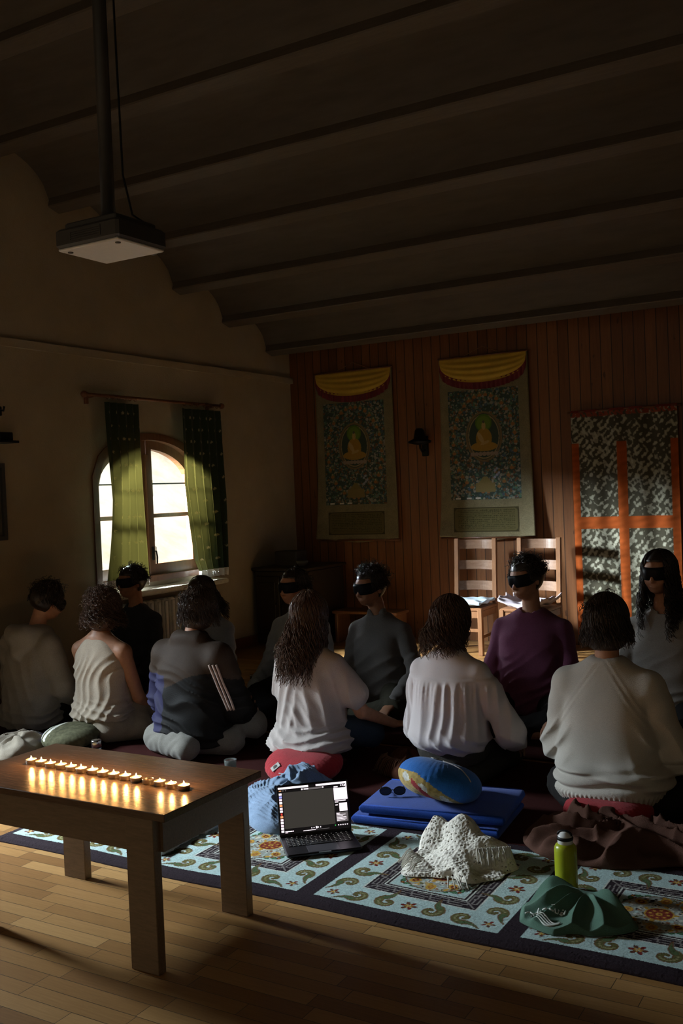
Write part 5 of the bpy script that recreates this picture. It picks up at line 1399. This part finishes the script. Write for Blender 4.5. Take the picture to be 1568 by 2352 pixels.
surf_line(zb, [(.015 + .15 * t, -.06 - .03 * t, .085 - .055 * t) for t in np.linspace(0, 1, 22)], .0028, M['zip'], 'zip')
zafu('red cushion half covered by the brown blanket, under the cream sweater', (-1.19, 4.17, .085), (.10, 0, 0), .19, .068, [M['red']])
def gmat(c):
    m = np.zeros(len(c), dtype=int); x, y, z = c.T
    m[x > -.125] = 1; m[(np.abs(x + .10) < .05) & (z > .015) & (np.sin(x * 130) > -.3)] = 2
    return m
zafu('patchwork cushion in blue and green with a white mark, under the cream sleeveless top', (-4.47, 4.26, .085), (.10, 0, .15), .175, .062, [M['blue'], fabric('moss_print', (.10, .10, .06), 40, .5), M['print_white']], gmat)

def heap(name, label, cat, loc, rz, sx, sy, h, seed, mat, folds=(.02, 5), out=.16, hv=.0065, shape=None, extra=None, p=2.4, ribs=None):
    r = np.random.default_rng(seed); ph = r.uniform(0, 6.28, 5); w1, w2, w3 = wav(seed + 200, 6, 1.6 / max(sx, sy) * .25), wav(seed + 300, 7, 2.2), wav(seed + 400, 7, 6)
    v = Vol((-sx * 1.3, -sy * 1.3, -.008), (sx * 1.3, sy * 1.3, h * 1.9 + .03), hv)
    def fn(X, Y, Z):
        xw = X + .03 * w2(X, Y, Z * 2); yw = Y + .03 * w2(Y + 3, X, Z * 2)
        a = np.arctan2(yw / sy, xw / sx); q = np.sqrt((xw / sx) ** 2 + (yw / sy) ** 2)
        q = q / (1 + out * (np.sin(2 * a + ph[0]) + .7 * np.sin(3 * a + ph[1]) + .5 * np.sin(5 * a + ph[2])))
        base = np.clip(1 - q ** p, 0, 1) ** .55
        hh = h * base * (.75 + .45 * w1(X, Y, 0 * X + 1))
        if shape is not None: hh = hh * shape(X, Y)
        fo = folds[0] * (ridge(w2(xw, yw, Z) * folds[1] + a * 2) * 1.2 + .5 * ridge(w3(xw, yw, Z) * 3) - .5) * np.clip(base * 1.6, 0, 1)
        if ribs: fo = fo + ribs[0] * np.sin((X * ribs[2] + Y * ribs[3] + .15 * w2(X, Y, Z)) * ribs[1])
        return np.maximum(np.maximum((Z - hh - fo - .012) * .6, (q - 1) * min(sx, sy) * .7), -Z + .002)
    v.add(fn, (-sx * 1.3, -sy * 1.3, -.008), (sx * 1.3, sy * 1.3, h * 1.9 + .03), 0)
    if extra: extra(v)
    o = obj(name, v.mesh(2), mat, None, loc, (0, 0, rz)); tag(o, label, cat)
    return o
M['knit'] = fabric('blue_knit', (.17, .245, .36), 300, .3, .0016)
heap('knitted_blanket', 'blue ribbed knitted blanket crumpled between the table and the laptop', 'blanket', (-2.62, 3.84, .012), .35, .24, .30, .135, 5, M['knit'], (.022, 4), .12, .0055, shape=lambda X, Y: 1 + .65 * np.exp(-((X - .04) / .10) ** 2 - ((Y - .12) / .12) ** 2), ribs=(.0042, 330, .9, .45))

# crocheted shawl
_t = NT('crochet'); _v = _t.n('ShaderNodeTexVoronoi'); _v.inputs['Scale'].default_value = 78; _t.l(_t.mapping(), _v.inputs['Vector'])
_n = _t.noise(_t.mapping(), 300, 3); _t.color(_t.ramp(_n, [(.3, (.70, .66, .57)), (.7, (.82, .79, .71))])); _t.setp(rough=.95, spec=.1)
_t.l(_t.mth('GREATER_THAN', _v.outputs['Distance'], .27), _t.b.inputs['Alpha']); _t.bump(_v.outputs['Distance'], .004); M['crochet'] = _t.m
M['crochet_yarn'] = fabric('crochet_yarn', (.60, .57, .50), 300, .15)
def drape(name, label, cat, loc, zfun, outline, mat, nr=90, nt=240, th=.004, rz=0.0):
    """a crumpled cloth: closed sheet over a polar grid"""
    t = np.linspace(0, 2 * PI, nt, endpoint=False)[None, :]; q = np.linspace(0.004, 1, nr)[:, None]
    R_ = outline(t); X, Y = q * R_ * np.cos(t), q * R_ * np.sin(t)
    Z = zfun(X, Y) * sstep(1.0, .90, q) + .004 + .006 * sstep(1.0, .9, q)
    top = np.stack([X, Y, Z], -1).reshape(-1, 3); bot = top.copy(); bot[:, 2] = np.maximum(bot[:, 2] - th, .001)
    I = np.arange(nr * nt).reshape(nr, nt); J = np.roll(I, -1, 1); n = nr * nt
    Q = np.stack([I[:-1], I[1:], J[1:], J[:-1]], -1).reshape(-1, 4)
    rim = np.stack([I[-1], I[-1] + n, J[-1] + n, J[-1]], -1)
    me = mesh_np(np.concatenate([top, bot]), np.concatenate([Q, Q[:, ::-1] + n, rim]), None)
    return tag(obj(name, me, mat, None, loc, (0, 0, rz)), label, cat)
def seg_d(X, Y, a, b):
    dx, dy = b[0] - a[0], b[1] - a[1]; t = np.clip(((X - a[0]) * dx + (Y - a[1]) * dy) / (dx * dx + dy * dy + 1e-9), 0, 1)
    return np.hypot(X - a[0] - t * dx, Y - a[1] - t * dy), t
wv1, wv2 = wav(71, 7, 5), wav(72, 7, 14)
def shawl_z(X, Y):
    acc = 0
    for a, b, ha, hb, l in (((-.135, .08), (-.150, -.02), .165, .06, .075), ((-.018, .08), (-.035, -.04), .180, .07, .078), ((-.018, .08), (.075, .04), .165, .115, .085), ((.075, .04), (.165, .065), .110, .100, .07), ((.02, -.02), (.05, -.12), .085, .060, .075)):
        d, t = seg_d(X, Y, a, b); an = np.arctan2(Y - a[1], X - a[0])
        h = (ha + (hb - ha) * t) * np.exp(-(d / (l * 1.15 * (1 + .10 * np.sin(an * 5 + ha * 90)))) ** 2.6)
        h = h + .016 * (ridge(an * 3.5 + ha * 40) - .4) * sstep(.02, .07, d) * np.exp(-d / .09)
        acc = acc + np.exp(h * 45)
    return np.log(acc / 5) / 45 + .007 * wv1(X, Y, 0 * X) + .0035 * wv2(X, Y, 0 * X)
shawl = drape('crochet_shawl', 'white crocheted shawl with fringe heaped on the rug', 'shawl', (-1.60, 3.525, .02), shawl_z, lambda t: .205 + .028 * np.sin(3 * t + 2.4) + .018 * np.sin(5 * t) + .008 * np.sin(11 * t), M['crochet'])
random.seed(8); fr = MB()
for (x0_, y0_, x1_, y1_, zz, nn, dx_, dy_) in ((-.20, -.03, -.09, -.15, .040, 18, -.02, -.040), (.085, -.03, .20, .045, .080, 26, .015, -.030), (.03, -.19, .10, -.17, .02, 8, .03, -.045)):
    for i in range(nn):
        t = (i + random.random() * .5) / nn; x, y = x0_ + (x1_ - x0_) * t, y0_ + (y1_ - y0_) * t; j = random.uniform(-.008, .008)
        fr.tube([(x, y, zz), (x + dx_ * .5 + j, y + dy_ * .5, zz * .7 + .01), (x + dx_ + j * 2, y + dy_, zz * .25 + .004), (x + dx_ * 1.3 + j * 3, y + dy_ * 1.3, .003)], .0022, 5)
tag(obj('fringe', fr, M['crochet_yarn'], shawl), kind='stuff')

M['brown_fleece'] = fabric('brown_fleece', (.105, .052, .038), 420, .3, .003)
heap('fleece_blanket', 'dark brown fleece blanket crumpled behind the green bottle', 'blanket', (-1.10, 3.97, .012), .08, .42, .24, .090, 17, M['brown_fleece'], (.044, 6), .12, .007, shape=lambda X, Y: 1 + .95 * np.exp(-((X + .19) / .13) ** 2 - ((Y - .05) / .14) ** 2))
heap('wool_blanket', 'beige wool blanket bunched on the floor at the far left, behind the table', 'blanket', (-4.72, 4.08, .012), .2, .19, .20, .085, 23, fabric('beige_wool', (.33, .29, .23), 300, .25, .002), (.030, 6), .12, .007)
v = Vol((-.26, -.32, -.005), (.26, .32, .06), .006)
wf, wf2 = wav(81, 8, 14), wav(82, 8, 40)
v.add(lambda X, Y, Z: np.maximum(np.maximum(np.abs(X) - .20 - .02 * wf(X, Y, 0 * X), np.abs(Y) - .27 - .02 * wf(Y, X, 0 * X)), np.maximum(Z - .022 - .008 * wf(X, Y, Z) - .006 * wf2(X, Y, Z), -Z)), (-.25, -.31, 0), (.25, .31, .05), 0)
tag(obj('sheepskin', v.mesh(0), fabric('white_fleece', (.52, .50, .46), 160, .2, .006), None, (-2.95, 3.36, .019)), 'shaggy white fleece mat on the rug, seen under the table', 'mat')
heap('patterned_scarf', 'grey patterned scarf lying on the rug under the table', 'scarf', (-3.28, 3.27, .019), .2, .12, .14, .03, 29, fabric('grey_print', (.20, .21, .17), 50, .6, .002), (.012, 5), .12, .006)

# green T-shirt with pale lettering
M['green'] = fabric('green_jersey', (.085, .17, .125), 320, .2, .001)
wg = wav(91, 7, 4)
def shirt_z(X, Y):
    a = np.arctan2(Y - .10, X - .03); d = np.hypot(X - .03, Y - .10)
    back = .058 * np.exp(-(np.maximum(np.abs(X - .02) - .10, 0) / .05) ** 2) * np.exp(-((Y - .085) / .10) ** 2)
    return back + .036 * ridge(a * 6.0 + 1.6 * wg(X, Y, 0 * X)) * sstep(.02, .11, d) * np.clip(1.25 - d / .26, 0, 1) + .010 * wg(X * 2, Y * 2, 0 * X) + .004
ts = drape('green_shirt', 'crumpled dark green T-shirt with pale lettering in front of the bottle', 'shirt', (-1.055, 3.215, .02), shirt_z, lambda t: (.150 + .040 * np.cos(2 * t) + .018 * np.sin(3 * t + 1) + .014 * ridge(t * 3.5) * (np.sin(t) < .3)), M['green'], rz=.10)
M['print_pale'] = plain('print_pale', (.62, .66, .62), .7)
tco = np.zeros(len(ts.data.vertices) * 3); ts.data.vertices.foreach_get('co', tco); tco = tco.reshape(-1, 3)
def on_cloth(pts, lift=.0015):
    out = []
    for x, y in pts:
        d = (tco[:, 0] - x) ** 2 + (tco[:, 1] - y) ** 2; near = np.where(d < .009 ** 2)[0]
        k = near[np.argmax(tco[near, 2])] if len(near) else int(np.argmin(d)); out.append(Vector((x, y, tco[k, 2] + lift)))
    return out
def lettering():
    mb = MB(); ox, oy, s = -.070, -.050, .00135
    # short line of cursive script in two words, then a wave emblem below it
    script = [[(0, 0), (-6, 0), (-9, 3), (-8, 8)], [(-4, 8), (-4, 0)], [(4, 0), (12, 0), (14, 4), (16, 0), (20, 0), (21, 6)], [(24, 1), (28, -1), (31, 2), (29, 6), (26, 5), (26, 1)], [(33, 10), (33, 0)],
              [(-34, 2), (-28, 0), (-22, 0), (-21, 5)], [(-19, 12), (-19, 1), (-15, 0)], [(-13, 3), (-13, 0)], [(-42, -3), (-38, 1), (-34, 2)]]
    for w_ in script: mb.tube(on_cloth([(ox + s * x * 1.3, oy + s * y * 1.5) for x, y in w_]), (.0030), 5)
    for (x, y) in ((8, 8), (12, 8), (28, 10), (-25, -5), (-30, -5)): mb.box(on_cloth([(ox + s * x * 1.3, oy + s * y * 1.5)])[0], (.005, .005, .002))
    for k in range(4):
        pts = [(ox + s * (-22 + 62 * t), oy + s * (-20 - 5 * k + 7 * math.sin(t * 6.2 + .5 * k) - 10 * t)) for t in np.linspace(0, 1, 18)]
        mb.tube(on_cloth(pts), [.0008 + .0026 * math.sin(PI * i / 17) for i in range(18)], 5)
    return mb
obj('shirt_print', lettering(), M['print_pale'], ts)['label'] = 'pale script and wave emblem on the shirt'

# drinking bottle
bt = thing('water_bottle', 'lime green metal water bottle with white cap standing on the rug', 'bottle', (-1.142, 3.44, .019))
_t = NT('lime_enamel'); _t.color((.36, .42, .012)); _n = _t.noise(_t.mapping(), 400, 2); _t.setp(rough=.32, spec=.5); _t.bump(_n, .0002); M['lime'] = _t.m
obj('bottle_body', MB().lathe([(.036, 0), (.0395, .003), (.0405, .008), (.0405, .150), (.0395, .160), (.036, .168), (.030, .174), (.026, .176)], n=40), M['lime'], bt)
obj('collar', MB().lathe([(.0265, .174), (.0275, .176), (.0275, .196), (.026, .198)], n=36), plain('cap_white', (.70, .71, .70), .35, vary=.03), bt)
cp = obj('cap', MB().lathe([(.0265, .198), (.0265, .203), (.023, .206), (.016, .216), (.010, .219), (.001, .220)], n=36), plain('cap_white', (.70, .71, .70), .35, vary=.03), bt)
obj('cap_ring', MB().lathe([(.0262, .188), (.0288, .189), (.0288, .200), (.0262, .201)], n=36), M['black_metal'], bt)
obj('carry_loop', MB().tube([(.026 * math.cos(a), .012 * math.sin(a) * 0 - .004, .205 + .017 * math.sin(a)) for a in np.linspace(0, PI, 12)], .0052, 8, flat=.7), M['black_metal'], bt)

fk = thing('thermos_flask', 'shiny steel flask standing on the floor behind the tea lights', 'flask', (-4.10, 4.10, .012))
M['steel'] = plain('steel', (.45, .45, .45), .22, 1.0, .05)
obj('flask_body', MB().lathe([(.027, 0), (.029, .004), (.029, .075), (.027, .080)], n=28), M['steel'], fk)
obj('lid', MB().lathe([(.0275, .083), (.029, .085), (.029, .118), (.027, .122), (.001, .122)], n=28), M['steel'], fk)
obj('seal_ring', MB().lathe([(.026, .079), (.0275, .080), (.0275, .083), (.026, .084)], n=28), M['black_metal'], fk)
gt = NT('clear_glass'); gt.color((.85, .95, .92)); gt.setp(rough=.05, trans=.9, ior=1.3); M['glass'] = gt.m
tag(obj('drinking_glass', MB().lathe([(.024, 0), (.030, .004), (.033, .055), (.034, .068), (.031, .068), (.029, .012), (.001, .010)], (-3.24, 4.22, .012), 28), M['glass']), 'small clear drinking glass on the dark rug beside the table corner', 'glass')
cu = thing('cup', 'small black metal cup on the bare floor left of the blue-grey sweater', 'cup', (-4.64, 6.40, .0))
obj('cup_body', MB().lathe([(.026, 0), (.032, .006), (.034, .050), (.031, .050), (.028, .010)], n=24), M['black_metal'], cu)
obj('rim', MB().lathe([(.031, .048), (.0355, .050), (.0355, .056), (.031, .056)], n=24), M['steel'], cu)

# sunglasses on the upper mat
sg = thing('sunglasses', 'dark folded sunglasses lying on the upper blue mat', 'sunglasses', (-2.09, 3.905, .1115), .5)
sg.scale = (.88, .88, .88)
for s in (-1, 1):
    fr_ = obj('lens_frame', plate(MB(), [(s * .036 + .031 * math.cos(a), .004 + .023 * math.sin(a)) for a in np.linspace(0, 2 * PI, 22)[:-1]], [[(s * .036 + .027 * math.cos(a), .004 + .019 * math.sin(a)) for a in np.linspace(0, 2 * PI, 22)[:-1]]], -.002, .002, 'y'), M['black_metal'], sg, (0, 0, .026))
    obj('lens', plate(MB(), [(s * .036 + .0275 * math.cos(a), .004 + .0195 * math.sin(a)) for a in np.linspace(0, 2 * PI, 22)[:-1]], [], -.0006, .0006, 'y'), plain('lens_dark', (.01, .01, .012), .08), fr_)
    obj('temple_arm', MB().tube([(s * .066, .002, .032), (s * .060, .07, .028), (s * .056, .125, .012)], .0028, 6), M['black_metal'], sg)
obj('bridge', MB().tube([(-.008, 0, .033), (0, -.002, .036), (.008, 0, .033)], .0025, 6), M['black_metal'], sg)

# dark fringed shawl on the floor between the two people in pale tops
fs = heap('fringed_shawl', 'dark reddish fringed shawl on the floor right of the red cushion', 'shawl', (-2.36, 4.62, .012), 0, .16, .17, .12, 37, fabric('rust_wool', (.09, .035, .02), 300, .3, .002), (.02, 4), .1, .007)
fr = MB()
for i in range(46):
    a = -PI * (.08 + .84 * i / 45); x, y = .12 * math.cos(a), .12 * math.sin(a); j = random.uniform(-.012, .012)
    fr.tube([(x, y, .09), (x * 1.25 + j, y * 1.2, .075), (x * 1.45 + j, y * 1.35, .04), (x * 1.55 + 1.5 * j, y * 1.45, .006)], .0018, 4)
tag(obj('fringe', fr, fabric('rust_yarn', (.16, .07, .035)), fs), kind='stuff')
